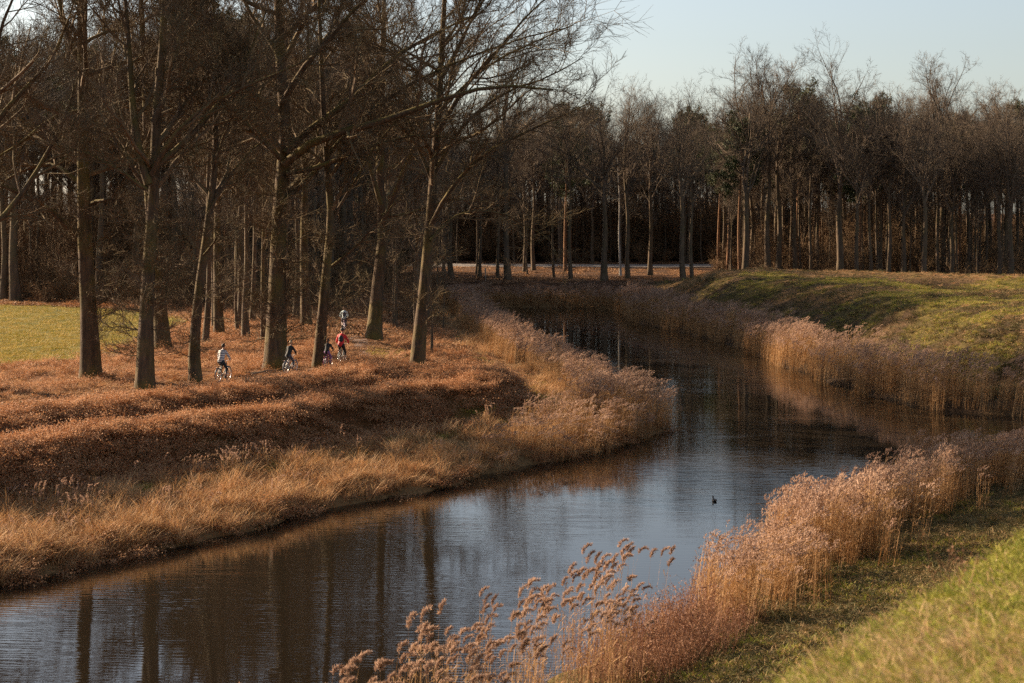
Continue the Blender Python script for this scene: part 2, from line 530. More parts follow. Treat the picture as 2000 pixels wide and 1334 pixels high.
def walk(S, D, L, n, rng, jit, up, droop=0.0):
    """random-walk branch paths: S,D (B,3), L (B,) -> (B,n,3)"""
    B = len(S); P = np.zeros((B, n, 3)); P[:, 0] = S; d = norm(D)
    stp = (L / (n - 1))[:, None]
    for i in range(1, n):
        d = norm(d + rng.normal(0, jit, (B, 3)) + np.array([0, 0, up - droop * i / n]))
        P[:, i] = P[:, i - 1] + d * stp
    return P


def spawn(P, R, L, m, rng, t0, t1, ang, ratio, rratio, up_bias=0.15, taper=.45):
    """children along parents -> start, dir, length, radius"""
    B, n, _ = P.shape
    t = t0 + (t1 - t0) * (np.arange(m)[None, :] + rng.random((B, m))) / m
    f = np.clip(t, 0, .999) * (n - 1); i = f.astype(int); fr = (f - i)[..., None]
    b = np.arange(B)[:, None]
    pos = P[b, i] * (1 - fr) + P[b, i + 1] * fr
    tan = norm(P[b, i + 1] - P[b, i])
    rad = R[b, i] * (1 - fr[..., 0]) + R[b, i + 1] * fr[..., 0]
    rv = rng.normal(0, 1, (B, m, 3))
    perp = norm(rv - tan * np.sum(rv * tan, -1, keepdims=True))
    a = np.radians(rng.uniform(ang[0], ang[1], (B, m)))[..., None]
    d = tan * np.cos(a) + perp * np.sin(a); d[..., 2] += up_bias
    ln = L[:, None] * ratio * (1 - taper * t) * rng.uniform(.6, 1.25, (B, m))
    rc = np.minimum(rad * rratio * rng.uniform(.7, 1.1, (B, m)), .9 * rad)
    return pos.reshape(-1, 3), norm(d).reshape(-1, 3), ln.ravel(), rc.ravel()


def radii(R0, n, end=.3, pw=1.0):
    t = np.linspace(0, 1, n) ** pw
    return R0[:, None] * (1 - (1 - end) * t)[None, :]


def plen(P):
    return np.sum(np.linalg.norm(np.diff(P, axis=1), axis=2), axis=1)


def make_tree(rng, trunk, r0, limbs=(), n1=14, t1=(.35, .98), len1=6.5, ang1=(35, 70), n2=9, n3=8, n4=8, r_end=.22,
              twig_r=.009, twig_len=.75, up1=.05, flare=.5, sides=12, extra_low=0, low_t=(.12, .4), shape=None):
    tp = resample(trunk, 16)
    rr = r0 * (1 - (1 - r_end) * np.linspace(0, 1, 16) ** .9)
    rr[0] *= 1 + flare; rr[1] *= 1 + flare * .25
    if flare:                                   # close root flare: put an extra ring near the ground
        tp = np.insert(tp, 1, tp[0] + (tp[1] - tp[0]) * .35, axis=0); rr = np.insert(rr, 1, r0 * (1 + flare * .35))
    tp = tp.copy(); tp[0, 2] -= .35
    TP, TR = tp[None], rr[None]
    b_tr = [(TP, TR, sides)]
    TL = plen(TP)
    # limbs
    s, d, l, r = spawn(TP, TR, np.array([1.0]), n1, rng, t1[0], t1[1], ang1, 1.0, .62, .1, 0)
    t = np.linspace(0, 1, n1)
    l = len1 * (shape(t) if shape else (1.05 - .55 * t)) * rng.uniform(.75, 1.2, n1)
    n = 9
    LP = walk(s, d, l, n, rng, .13, up1)
    LR = radii(r, n, .22)
    if len(limbs):
        XP = np.stack([resample(p, n) for p, _ in limbs]); XP[:, 1:] += np.cumsum(rng.normal(0, .09, XP[:, 1:].shape), axis=1) * .6; XR = radii(np.array([q for _, q in limbs]), n, .18)
        LP = np.concatenate([XP, LP]); LR = np.concatenate([XR, LR])
    b_tr.append((LP[:len(limbs)], LR[:len(limbs)], 8)) if len(limbs) else None
    b_cr = [(LP[len(limbs):], LR[len(limbs):], 6)]
    LL = plen(LP)
    s, d, l, r = spawn(LP, LR, LL, n2, rng, .18, 1.0, (28, 62), .52, .6, .12)
    if extra_low:                               # thin low shoots from the trunk
        s2, d2, l2, r2 = spawn(TP, TR, np.array([1.0]), extra_low, rng, low_t[0], low_t[1], (60, 100), 1.0, .1, .05, 0)
        s = np.concatenate([s, s2]); d = np.concatenate([d, d2]); l = np.concatenate([l, rng.uniform(1.0, 2.6, extra_low)])
        r = np.concatenate([r, np.minimum(r2, .03)])
    P2 = walk(s, d, l, 6, rng, .17, .05); R2 = radii(np.maximum(r, twig_r * 2), 6, .3)
    b_cr.append((P2, R2, 4))
    s, d, l, r = spawn(P2, R2, l, n3, rng, .12, 1.0, (25, 60), .5, .6, .08)
    l = np.maximum(l, twig_len * .8)
    P3 = walk(s, d, l, 4, rng, .2, .05); R3 = radii(np.clip(r, twig_r * 1.3, .05), 4, .45)
    b_cr.append((P3, R3, 3))
    if n4:
        s, d, l, r = spawn(P3, R3, l, n4, rng, .1, 1.0, (20, 55), .6, .7, .06)
        l = np.maximum(l, twig_len * .55) * 1.05
        P4 = walk(s, d, l, 2, rng, .16, .04); R4 = np.tile(np.array([twig_r, twig_r * .45]), (len(s), 1))
        b_cr.append((P4, R4, 3))
    return tubes(b_tr), tubes(b_cr), (LP, P2, P3)


def tree_object(name, parts, loc, label, cat, group=None, mats=('oak_bark', 'twig'), rz=0.0, s=1.0):
    (tv, tf), (cv, cf), _ = parts
    e = empty(name, loc, rz, s)
    link('trunk', raw_mesh('trunk', tv, tf, M[mats[0]]), e)
    link('crown', raw_mesh('crown', cv, cf, M[mats[1]], smooth=False), e)
    tag(e, label, cat, group)
    return e


# ------------------------------------------------------------------ the big trees along the path
def hero(px, base_y, Y, r0, trunk_px, limbs_px, label, seed, **kw):
    """trunk_px: [(x, y)] photo pixels of the trunk axis; limbs_px: [([(x, y, dY)], radius)] followed at the tree's own depth"""
    rng = np.random.default_rng(seed)
    X0 = (px - 1000) * Y / FP
    z0 = zat(X0, Y)
    base = np.array([X0, Y, z0])
    tr = [np.array([0, 0, 0.])]
    dys = np.cumsum(rng.normal(0, .25, len(trunk_px)))
    for (x, y), dy in zip(trunk_px, dys):
        p = at(x, y, Y) - base
        tr.append(p + np.array([0, dy, 0]))
    lm = []
    for pts, r in limbs_px:
        lm.append(([at(x, y, Y) - base + np.array([0, dy, 0]) for x, y, dy in pts], r))
    parts = make_tree(rng, tr, r0, lm, **kw)
    return tree_object('oak_tree', parts, tuple(base), label, 'tree', 'big bare trees along the path')


def up_to(pts, top):
    return pts + [top]


hero(178, 740, 77.6, .44, [(177, 640), (172, 450), (168, 300), (166, 120), (160, -60), (150, -260)],
     [([(160, 470, 0), (90, 395, -1), (0, 350, -2), (-120, 330, -2)], .16), ([(158, 360, 0), (90, 310, 1), (20, 330, 1.5), (-60, 380, 2)], .13),
      ([(165, 215, 0), (100, 235, -1), (40, 290, -1), (-40, 330, -2)], .12), ([(162, 130, 0), (120, 30, 0), (90, -120, 1)], .16),
      ([(172, 250, 0), (230, 190, -1), (300, 150, -2)], .1), ([(175, 400, 0), (230, 385, -1), (290, 405, -2)], .1)],
     'tall straight bare oak at the meadow edge with limbs reaching over the grass', 101, extra_low=22, n1=15, t1=(.4, .98), len1=7, ang1=(45, 82), n3=9, n4=10)
hero(283, 762, 73.2, .37, [(283, 640), (284, 520), (290, 400), (296, 340), (300, 230), (310, 100), (318, -60), (330, -220)],
     [([(290, 360, 0), (262, 260, 0), (245, 120, 1), (232, -40, 1), (225, -160, 1)], .2), ([(296, 340, 0), (350, 250, -1), (440, 190, -1.5), (540, 155, -2), (640, 110, -3)], .13),
      ([(298, 330, 0), (400, 225, 1), (470, 90, 2), (520, -40, 2)], .15), ([(286, 370, 0), (200, 300, -1), (120, 270, -2)], .1),
      ([(300, 240, 0), (345, 90, 0), (350, -80, 1)], .13)],
     'forked bare oak with a furrowed trunk standing where the bramble mounds begin', 102, extra_low=26, n1=14, t1=(.38, .98), len1=6.5, ang1=(45, 82), n3=9, n4=10)
hero(318, 680, 94, .42, [(312, 620), (305, 540), (296, 450), (290, 350), (285, 200), (280, 60), (276, -100)],
     [([(292, 380, 0), (240, 300, 1), (180, 240, 2)], .14), ([(290, 330, 0), (340, 260, 0), (400, 210, 1)], .13)],
     'stout bare oak leaning back over the meadow corner, behind the forked oak', 103, n1=13, t1=(.45, .98), extra_low=18, n3=9, n4=10)
hero(382, 750, 75.7, .27, [(377, 690), (382, 610), (390, 550), (400, 480), (410, 400), (420, 320), (416, 220), (420, 110), (410, -20)],
     [([(396, 500, 0), (430, 455, -1), (470, 430, -2)], .06), ([(406, 420, 0), (440, 345, 0), (500, 270, 1), (560, 240, 1)], .09), ([(418, 330, 0), (450, 250, -1), (480, 150, -1)], .08)],
     'slim crooked bare tree with an S-shaped trunk beside the striped-shirt rider', 104, n1=10, t1=(.45, .98), len1=3.6, extra_low=14, n2=7)
hero(428, 655, 103.5, .30, [(426, 600), (422, 520), (420, 430), (425, 330), (430, 200), (425, 60)], [],
     'thin upright bare tree rising from bracken between the crooked tree and the thickest oak', 105, n1=14, t1=(.4, .98), len1=4.6, extra_low=16)
hero(538, 724, 82, .50, [(538, 640), (540, 540), (543, 430), (550, 340), (556, 250), (548, 150), (542, 30), (535, -110), (528, -260)],
     [([(556, 320, 0), (620, 270, -1), (720, 255, -2), (830, 215, -3), (960, 180, -4), (1075, 190, -4)], .23), ([(556, 300, 0), (610, 240, 1), (690, 190, 2), (760, 110, 2), (850, 50, 3), (940, 10, 3)], .20),
      ([(548, 310, 0), (500, 250, -1), (440, 190, -2), (390, 90, -3)], .15), ([(552, 200, 0), (620, 110, -1), (700, 30, -2), (790, -50, -2)], .17),
      ([(560, 340, 0), (640, 330, 0), (740, 275, 1), (850, 260, 1), (950, 290, 2)], .13), ([(546, 120, 0), (480, 30, 1), (430, -70, 1)], .15),
      ([(548, 400, 0), (600, 350, 1), (700, 215, 2), (860, 120, 2), (1010, 60, 1), (1120, 40, 0)], .14)],
     'thickest bare oak, with long mossy limbs arching out toward the river', 106, n1=15, t1=(.38, .98), len1=8, ang1=(45, 82), extra_low=46, low_t=(.1, .45), n2=10, n3=9, n4=10)
hero(622, 716, 83.4, .28, [(626, 660), (634, 580), (642, 500), (648, 420), (640, 320), (632, 220), (628, 90), (620, -60)],
     [([(648, 520, 0), (700, 480, -1), (740, 440, -1.5), (800, 380, -2), (860, 300, -2)], .08), ([(644, 440, 0), (690, 360, 0), (740, 280, 0), (800, 210, 0)], .09),
      ([(636, 300, 0), (600, 220, 1), (580, 120, 1)], .08)],
     'slender bare tree right beside the rider with purple trousers', 107, n1=11, t1=(.42, .98), len1=4.2, extra_low=20)
hero(730, 660, 101.5, .42, [(732, 610), (737, 540), (746, 470), (744, 400), (738, 320), (742, 220), (745, 100), (750, -60)],
     [([(746, 440, 0), (790, 330, -1), (840, 240, -2), (900, 130, -2), (960, 40, -2)], .17), ([(744, 400, 0), (720, 300, 0), (700, 200, 1), (690, 80, 1)], .15),
      ([(744, 420, 0), (800, 420, 0), (870, 390, -1), (980, 400, -2)], .1), ([(742, 300, 0), (800, 200, 0), (850, 60, 1)], .13)],
     'bare oak with a bent trunk beside the grassy verge of the dirt path', 108, n1=15, t1=(.4, .98), len1=7.5, ang1=(45, 80), extra_low=16, n2=10, n3=9, n4=10)
hero(815, 705, 86.5, .34, [(820, 640), (828, 560), (836, 470), (842, 400), (848, 320), (856, 220), (862, 100), (870, -40), (872, -160)],
     [([(842, 440, 0), (880, 370, -1), (950, 300, -2), (1050, 260, -2), (1150, 210, -3)], .13), ([(840, 470, 0), (900, 410, 1), (980, 405, 1), (1040, 440, 2), (1080, 470, 2)], .085),
      ([(848, 340, 0), (900, 250, 0), (980, 190, 1), (1070, 150, 1), (1140, 110, 1)], .12), ([(852, 260, 0), (930, 140, -1), (1010, 50, -1), (1090, -20, -1)], .13),
      ([(846, 360, 0), (800, 260, 0), (770, 170, 1), (740, 60, 1)], .1), ([(858, 160, 0), (910, 50, 0), (980, -60, 0)], .12), ([(856, 220, 0), (960, 110, 1), (1080, 60, 1), (1145, 30, 1)], .1)],
     'pale leaning bare tree on the bank, its limbs sweeping over the water', 109, n1=14, t1=(.4, .98), len1=7, ang1=(45, 80), extra_low=10, n2=11, n3=9, n4=10)
hero(468, 632, 114, .27, [(466, 580), (462, 500), (466, 400), (470, 280), (466, 140)], [],
     'thin bare tree deep in the bracken behind the crooked tree', 110, n1=13, len1=4.5, t1=(.4, .98))
hero(598, 640, 110, .34, [(597, 580), (594, 500), (596, 400), (600, 280), (604, 140), (600, 20)], [],
     'straight dark bare tree between the thickest oak and the slender tree', 111, n1=14, len1=5.5, t1=(.4, .98))
hero(515, 668, 98.5, .16, [(515, 600), (514, 520), (517, 420), (514, 300), (508, 180)], [],
     'very thin dark young tree close behind the thickest oak', 112, n1=12, len1=3, t1=(.4, .98), n2=6)
hero(-90, 760, 73, .45, [(-85, 600), (-80, 400), (-70, 200), (-60, 0), (-60, -200)],
     [([(-80, 480, 0), (0, 430, 0), (90, 300, 1), (150, 140, 1)], .16), ([(-75, 350, 0), (0, 215, 1), (90, 110, 2), (140, -20, 2)], .17), ([(-70, 250, 0), (10, 60, -1), (60, -80, -1)], .14)],
     'bare tree whose limbs cross in front of the tall straight oak', 113, n1=9, t1=(.45, .98))

# ------------------------------------------------------------------ wood: a few kinds, copied one by one
def up_tree(seed, h, r0, clear, spread, n1=14, ang=(25, 55), lean=.03, **kw):
    rng = np.random.default_rng(seed)
    k = 7
    ph = rng.uniform(0, 6.28)
    tr = [np.array([math.sin(i * 1.3 + ph) * .14 * (i > 0) + lean * h * i / k * math.cos(ph), math.cos(i * 1.1 + ph) * .14 * (i > 0), h * i / k]) for i in range(k + 1)]
    return make_tree(rng, tr, r0, (), n1=n1, t1=(clear, .98), len1=spread, ang1=ang, sides=8, twig_r=kw.pop('twig_r', .009), **kw)


kinds = {}


def kind(name, parts, mats):
    (tv, tf), (cv, cf) = parts[:2]
    kinds[name] = (raw_mesh('trunk', tv, tf, M[mats[0]]), raw_mesh('crown', cv, cf, M[mats[1]], smooth=False))


for i in range(5):
    kind('oak%d' % i, up_tree(200 + i, [16, 16.5, 15.5, 17, 15.5][i], [.3, .36, .26, .34, .4][i], [.56, .6, .62, .58, .52][i], [7, 8, 6, 7, 9][i], n1=16, ang=(14, 52), r_end=.32, shape=lambda t: .8 + .25 * np.sin(t * 3.1),
                              n2=9, n3=7, n4=6, twig_len=.7, twig_r=.0075), ('far_bark', 'far_twig'))
for i in range(3):
    kind('pole%d' % i, up_tree(230 + i, [17, 19, 15][i], [.15, .18, .12][i], .42, [2.6, 3, 2.2][i], n1=13, n2=7, n3=6, n4=5, twig_len=.6, ang=(30, 60)), ('far_bark', 'far_twig'))


def make_pine(seed, h, r0):
    rng = np.random.default_rng(seed)
    k = 7
    tr = [np.array([math.sin(i * .9 + seed) * .16, math.cos(i * .7 + seed) * .12, h * i / k]) for i in range(k + 1)]
    (tv, tf), (cv, cf), (LP, P2, P3) = make_tree(rng, tr, r0, (), n1=20, t1=(.55, .99), len1=3.2, ang1=(55, 95), n2=6, n3=4, n4=0, sides=8, twig_r=.015, up1=.09,
                                                 shape=lambda t: .75 + .6 * np.sin(t * 2.6) - .45 * t)
    # needle tufts at the branch ends
    ends = np.concatenate([P3[:, -1], P3[:, 2], P2[:, -1]])
    nb = 7
    C = np.repeat(ends, nb, axis=0) + rng.normal(0, .13, (len(ends) * nb, 3))
    d = norm(rng.normal(0, 1, C.shape) + np.array([0, 0, .5])); sd = norm(np.cross(d, rng.normal(0, 1, C.shape)))
    ln = rng.uniform(.16, .34, (len(C), 1)); wd = ln * .28
    V = np.stack([C - sd * wd, C + sd * wd, C + d * ln], 1).reshape(-1, 3)
    F = np.arange(len(V)).reshape(-1, 3)
    CV = np.concatenate([cv, V]); n0 = len(cv)
    idx = np.concatenate([np.zeros(len(cf), int), np.ones(len(F), int)])
    return raw_mesh('trunk', tv, tf, M['pine_bark']), raw_mesh('crown', CV, [cf, F + n0], [M['far_twig'], M['needles']], idx, smooth=False)


for i in range(3):
    kinds['pine%d' % i] = make_pine(260 + i, [19, 21, 17][i], [.24, .28, .2][i])

wr = random.Random(5)
KLAB = {'oak': ('oak_tree', 'bare grey-brown tree with a broad twiggy crown standing in the far wood', 'broad bare trees of the wood'),
        'pole': ('young_tree', 'thin bare pole-like young tree crowded among bigger trunks of the wood', 'thin young trees of the wood'),
        'pine': ('pine_tree', 'dark green pine with a bare reddish trunk rising among the bare trees', 'pines in the wood')}


def plant(kname, X, Y, s=1.0, rz=None, label=None, sz=None, z=None):
    base = KLAB[kname[:-1]]
    e = empty(base[0], (X, Y, (zat(X, Y) if z is None else z) - .05), wr.uniform(0, 6.28) if rz is None else rz, s)
    if sz: e.scale = (s, s, sz)
    link('trunk', kinds[kname][0], e); link('crown', kinds[kname][1], e)
    tag(e, label or base[1], 'tree', base[2] if label is None else None)
    return e


# trees that can be told apart at the far bank (pixel of the foot, depth, kind, size, label)
own = [(937, 185, 'oak2', .8, 'slim bare tree at the end of the pale road, beside a small post'),
       (972, 182, 'pole1', 1.05, 'sunlit pale-barked pole tree at the marker-post end of the far reeds'),
       (1025, 200, 'oak0', .85, 'third bare tree from the marker post, in front of the road'),
       (1115, 180, 'oak2', .95, 'bare tree with a thick foot above the far reeds'),
       (1180, 178, 'oak4', .92, 'tall bare tree with spreading crown at the middle of the far bank'),
       (1226, 184, 'oak0', .98, 'bare tree of a close pair with the white birch on the far bank'),
       (1270, 192, 'oak3', .86, 'bare tree just past the white birch, before the road'),
       (1335, 170, 'oak1', .84, 'dark double-trunk bare tree where the dike meets the far bank, thicker of two'),
       (1352, 174, 'oak2', .86, 'thinner bare tree close behind the dark tree at the dike end'),
       (1455, 178, 'oak4', 1.04, 'tallest round-crowned bare tree rising above the wood behind the dike'),
       (1520, 184, 'oak3', 1.05, 'second tall bare tree sharing the round crown behind the dike'),
       (1675, 172, 'oak0', .85, 'bare tree with a sunlit lower trunk just behind the grass dike'),
       (1735, 176, 'oak2', .95, 'bare tree behind the dike with crossing lower limbs'),
       (1806, 168, 'oak1', .86, 'broad dark bare tree standing by the fence posts'),
       (1950, 172, 'oak0', .85, 'bare tree by the last fence post at the road bend')]
for x, Y, k, s, lab in own:
    plant(k, (x - 1000) * Y / FP, Y, s, label=lab)
# white birch
e = empty('birch_tree', ((1212 - 1000) * 190 / FP, 190, zat((1212 - 1000) * 190 / FP, 190) - .05), .4, .85)
link('trunk', raw_mesh('trunk', *up_tree(290, 16, .17, .4, 2.4, n1=12, n2=6, n3=5, n4=3)[0], M['birch_bark']), e)
link('crown', kinds['pole0'][1], e)
tag(e, 'slim white-barked birch beside the road on the far bank', 'tree')
for x, Y, k, s, lab in [(1700, 205, 'pine1', .98, 'tall pine standing clear above the bare tree tops behind the dike'), (1725, 209, 'pine0', .98, 'second pine close beside the tall pine above the tree tops'),
                        (1640, 215, 'pine2', 1.03, 'lower pine beside the gap in the tree tops'), (1600, 212, 'pine0', .9, 'pine half hidden behind the round-crowned bare tree'),
                        (1405, 206, 'pine1', .82, 'pine behind the river-side flank of the round-crowned bare tree'), (1105, 205, 'pine0', .88, 'dark pine over the middle of the far bank'),
                        (1115, 211, 'pine2', .95, 'smaller dark pine beside the pine over the far bank')]:
    plant(k, (x - 1000) * Y / FP, Y, s, label=lab)

# the wood itself
spots = []


def fill(x0, x1, y0, y1, step, test, mix, area):
    y = y0
    while y < y1:
        x = x0 + wr.uniform(0, step)
        while x < x1:
            X = x + wr.uniform(-.42, .42) * step; Yy = y + wr.uniform(-.42, .42) * step
            if abs(X) < Yy * .33 + 4 and test(X, Yy):
                r = wr.random(); k = 'oak' if r < mix[0] else ('pole' if r < mix[0] + mix[1] else 'pine')
                spots.append((X, Yy, k + str(wr.randrange(5 if k == 'oak' else 3)), wr.uniform(.72, 1.1), area))
            x += step
        y += step


def road_gap(X, Y):
    return float(seg_dist(np.array([X]), np.array([Y]), ROAD)[0]) > 7.5


def free_path(X, Y):
    return float(seg_dist(np.array([X]), np.array([Y]), PATH)[0]) > 1.6


fill(-80, -13, 141, 205, 4.6, lambda X, Y: X < -14 - (150 - Y) * .1 or Y > 150, (.48, .44, .08), 'meadow')
fill(-24, -5, 100, 150, 4.6, lambda X, Y: free_path(X, Y) and X < -4.5 and not (Y < 124 and -1.6 < X + .099 * Y < 3.0) and not inside(np.array([X]), np.array([Y]), MEADOW)[0], (.42, .58, 0), 'path')
fill(-15, 4, 178, 212, 8.5, road_gap, (.6, .4, 0), 'bank')
fill(24, 80, 172, 232, 4.1, lambda X, Y: road_gap(X, Y) and Y > 176 - (X - 30) * .25, (.33, .58, .09), 'dike')
fill(-30, 90, 231, 268, 4.3, lambda X, Y: road_gap(X, Y), (.36, .50, .14), 'road')
spots.sort(key=lambda t: t[1] + abs(t[0]) * .2)
SP_IND = spots[:380]
AREA = {'meadow': 'in the wood behind the meadow', 'path': 'in the bracken beside the dirt path', 'bank': 'on the strip between far reeds and road',
        'dike': 'in the wood behind the grass dike', 'road': 'in the wood beyond the pale road'}
LOOK = {'oak': 'bare brown tree with a broad twiggy crown ', 'pole': 'thin bare pole-like young tree ', 'pine': 'dark green pine with a bare reddish trunk '}
for X, Y, k, s, ar in SP_IND:
    if ar == 'path': s *= (.95 if X < -10 else .78) if Y < 118 else .62
    if ar == 'meadow': s *= 1.2
    e = plant(k, X, Y, s, sz=s * wr.uniform(.92, 1.08))
    tag(e, LOOK[k[:-1]] + AREA[ar], 'tree', {'oak': 'broad bare trees ', 'pole': 'thin young trees ', 'pine': 'pines '}[k[:-1]] + AREA[ar])
print('trees individual', len(SP_IND), 'rest', len(spots) - len(SP_IND))

# ------------------------------------------------------------------ scattering of uncountable plants
def proto_collection(name, meshes):
    c = bpy.data.collections.new(name)
    for i, m in enumerate(meshes):
        c.objects.link(bpy.data.objects.new('%s_%02d' % (name, i), m))
    return c


GN = {}


def scatter_group(col):
    g = bpy.data.node_groups.new('scatter_' + col.name, 'GeometryNodeTree')
    g.interface.new_socket('Geometry', in_out='INPUT', socket_type='NodeSocketGeometry')
    g.interface.new_socket('Geometry', in_out='OUTPUT', socket_type='NodeSocketGeometry')
    N = g.nodes
    i = N.new('NodeGroupInput'); o = N.new('NodeGroupOutput'); ip = N.new('GeometryNodeInstanceOnPoints'); ci = N.new('GeometryNodeCollectionInfo')
    ci.inputs['Collection'].default_value = col
    ci.inputs['Separate Children'].default_value = True
    ci.inputs['Reset Children'].default_value = True
    ip.inputs['Pick Instance'].default_value = True

    def attr(nm, typ):
        a = N.new('GeometryNodeInputNamedAttribute'); a.data_type = typ; a.inputs['Name'].default_value = nm
        return a.outputs['Attribute']
    g.links.new(i.outputs[0], ip.inputs['Points']); g.links.new(ci.outputs[0], ip.inputs['Instance'])
    g.links.new(attr('var', 'INT'), ip.inputs['Instance Index'])
    g.links.new(attr('rot', 'FLOAT_VECTOR'), ip.inputs['Rotation'])
    g.links.new(attr('scl', 'FLOAT_VECTOR'), ip.inputs['Scale'])
    g.links.new(ip.outputs[0], o.inputs[0])
    return g


def scatter(name, col, P, rot, scl, label=None, cat=None, rng=RNG, parent=None):
    n = len(P)
    if n == 0: return None
    me = bpy.data.meshes.new(name)
    me.vertices.add(n); me.vertices.foreach_set('co', np.asarray(P, np.float32).ravel())
    k = len(col.objects)
    a = me.attributes.new('var', 'INT', 'POINT'); a.data.foreach_set('value', rng.integers(0, k, n).astype(np.int32))
    a = me.attributes.new('rot', 'FLOAT_VECTOR', 'POINT'); a.data.foreach_set('vector', np.asarray(rot, np.float32).ravel())
    a = me.attributes.new('scl', 'FLOAT_VECTOR', 'POINT'); a.data.foreach_set('vector', np.asarray(scl, np.float32).ravel())
    o = link(name, me, parent)
    md = o.modifiers.new('scatter', 'NODES')
    if col.name not in GN: GN[col.name] = scatter_group(col)
    md.node_group = GN[col.name]
    tag(o, label, cat, kind='stuff')
    print('scatter', name, n)
    return o


def blades(rng, n, rad, h, w, lean=.35, curl=.6, seg=3, wind=(0, 0)):
    """n curved tapering blades rooted in a disc -> V, F(quads/tris)"""
    a = rng.uniform(0, 2 * PI, n); rr = rad * np.sqrt(rng.random(n))
    root = np.stack([rr * np.cos(a), rr * np.sin(a), np.zeros(n) - .03], -1)
    H = rng.uniform(h[0], h[1], n)
    b = rng.uniform(0, 2 * PI, n)
    dirh = np.stack([np.cos(b), np.sin(b), np.zeros(n)], -1) * lean + np.array([wind[0], wind[1], 0])
    d = norm(np.array([0, 0, 1.0]) + dirh * rng.uniform(.3, 1.2, (n, 1)))
    side = norm(np.cross(d, np.stack([np.cos(b + rng.normal(0, .6, n)), np.sin(b + rng.normal(0, .6, n)), np.zeros(n)], -1)))
    P = [root]; cur = root
    for i in range(1, seg + 1):
        d = norm(d + dirh * curl / seg * 1.5 - np.array([0, 0, 1.0]) * curl * .35 * i / seg)
        cur = cur + d * (H / seg)[:, None]; P.append(cur)
    W = np.asarray(w) * rng.uniform(.7, 1.3, n)
    V = []
    for i, p in enumerate(P[:-1]):
        ww = (W * (1 - .6 * i / seg))[:, None]
        V += [p - side * ww, p + side * ww]
    V.append(P[-1])
    k = 2 * seg + 1
    VV = np.stack(V, 1).reshape(-1, 3)
    off = (np.arange(n) * k)[:, None]
    Q = np.concatenate([off + np.array([[2 * i, 2 * i + 1, 2 * i + 3, 2 * i + 2]]) for i in range(seg - 1)]) if seg > 1 else np.zeros((0, 4), int)
    T = off + np.array([[2 * seg - 2, 2 * seg - 1, 2 * seg]])
    return VV, Q, T, np.stack(P, 1)


def merge(parts, mats, name):
    """parts: list of (V, Q, T, material index)"""
    V, Qs, Ts, qi, ti, o = [], [], [], [], [], 0
    for v, q, t, m in parts:
        V.append(v)
        if len(q): Qs.append(q + o); qi += [m] * len(q)
        if len(t): Ts.append(t + o); ti += [m] * len(t)
        o += len(v)
    F = ([np.concatenate(Qs)] if Qs else []) + ([np.concatenate(Ts)] if Ts else [])
    return raw_mesh(name, np.concatenate(V), F, [M[m] for m in mats], qi + ti, smooth=False)


def leaflets(rng, C, size, flat=.5):
    n = len(C)
    d = norm(rng.normal(0, 1, (n, 3)) * np.array([1, 1, flat])); s = norm(np.cross(d, rng.normal(0, 1, (n, 3)) + np.array([0, 0, 1.2])))
    L = rng.uniform(size[0], size[1], (n, 1))
    V = np.stack([C, C + d * L * .5 + s * L * .32, C + d * L, C + d * L * .5 - s * L * .32], 1).reshape(-1, 3)
    return V, np.arange(4 * n).reshape(-1, 4), np.zeros((0, 3), int)


pr_ = np.random.default_rng(77)


def mk_grass(name, mat, n, rad, h, w, lean, curl, k=4, extra=None, wind=(0, 0), seg=3):
    ms = []
    for i in range(k):
        V, Q, T, _ = blades(pr_, n, rad, h, w, lean, curl, seg, wind)
        parts = [(V, Q, T, 0)]; mats = [mat]
        if extra:
            V, Q, T, _ = blades(pr_, int(n * extra[1]), rad, (h[0] * extra[2], h[1] * extra[2]), w, lean, curl, seg, wind)
            parts.append((V, Q, T, 1)); mats.append(extra[0])
        ms.append(merge(parts, mats, name))
    return proto_collection(name, ms)


C_meadow = mk_grass('meadow_tuft', 'meadow', 60, .45, (.06, .16), .008, .6, .7, extra=('grass', .25, .9))
C_green = mk_grass('green_tuft', 'grass', 55, .3, (.10, .26), .007, .6, .8, extra=('straw', .3, 1.1))
C_fore = mk_grass('fore_tuft', 'grass', 90, .22, (.05, .19), .0035, .7, 1.0, extra=('bleached', .08, 1.1), k=6)
C_forestraw = mk_grass('fore_straw', 'bleached', 60, .2, (.08, .28), .003, .9, 1.1, extra=('grass', .3, .7), k=6)
C_dull = mk_grass('dull_tuft', 'dull', 60, .32, (.06, .2), .008, .9, 1.0, extra=('bramble', .4, .8))
C_straw = mk_grass('straw_tuft', 'straw', 46, .3, (.3, .8), .007, .8, 1.1, extra=('russet', .6, .9), k=7)


def mk_bracken(k=6):
    ms = []
    for i in range(k):
        V, Q, T, P = blades(pr_, 46, .42, (.35, 1.0), .008, .9, 1.7, 4)
        pts = P[:, 1:].reshape(-1, 3)
        C = np.repeat(pts, 4, axis=0) + pr_.normal(0, .07, (len(pts) * 4, 3))
        lv = leaflets(pr_, C, (.03, .085))
        V2, Q2, T2, P2 = blades(pr_, 14, .4, (.2, .5), .008, .9, 1.4, 3)
        C2 = np.repeat(P2[:, 1:].reshape(-1, 3), 2, axis=0) + pr_.normal(0, .06, (len(P2) * 6, 3))
        l2 = leaflets(pr_, C2, (.03, .08))
        ms.append(merge([(V, Q, T, 0), (*lv, 0), (V2, Q2, T2, 1), (*l2, 1 if i % 2 else 0)], ['russet', 'bramble' if i % 3 == 0 else 'dead_leaf'], 'bracken'))
    return proto_collection('bracken', ms)


C_brk = mk_bracken()


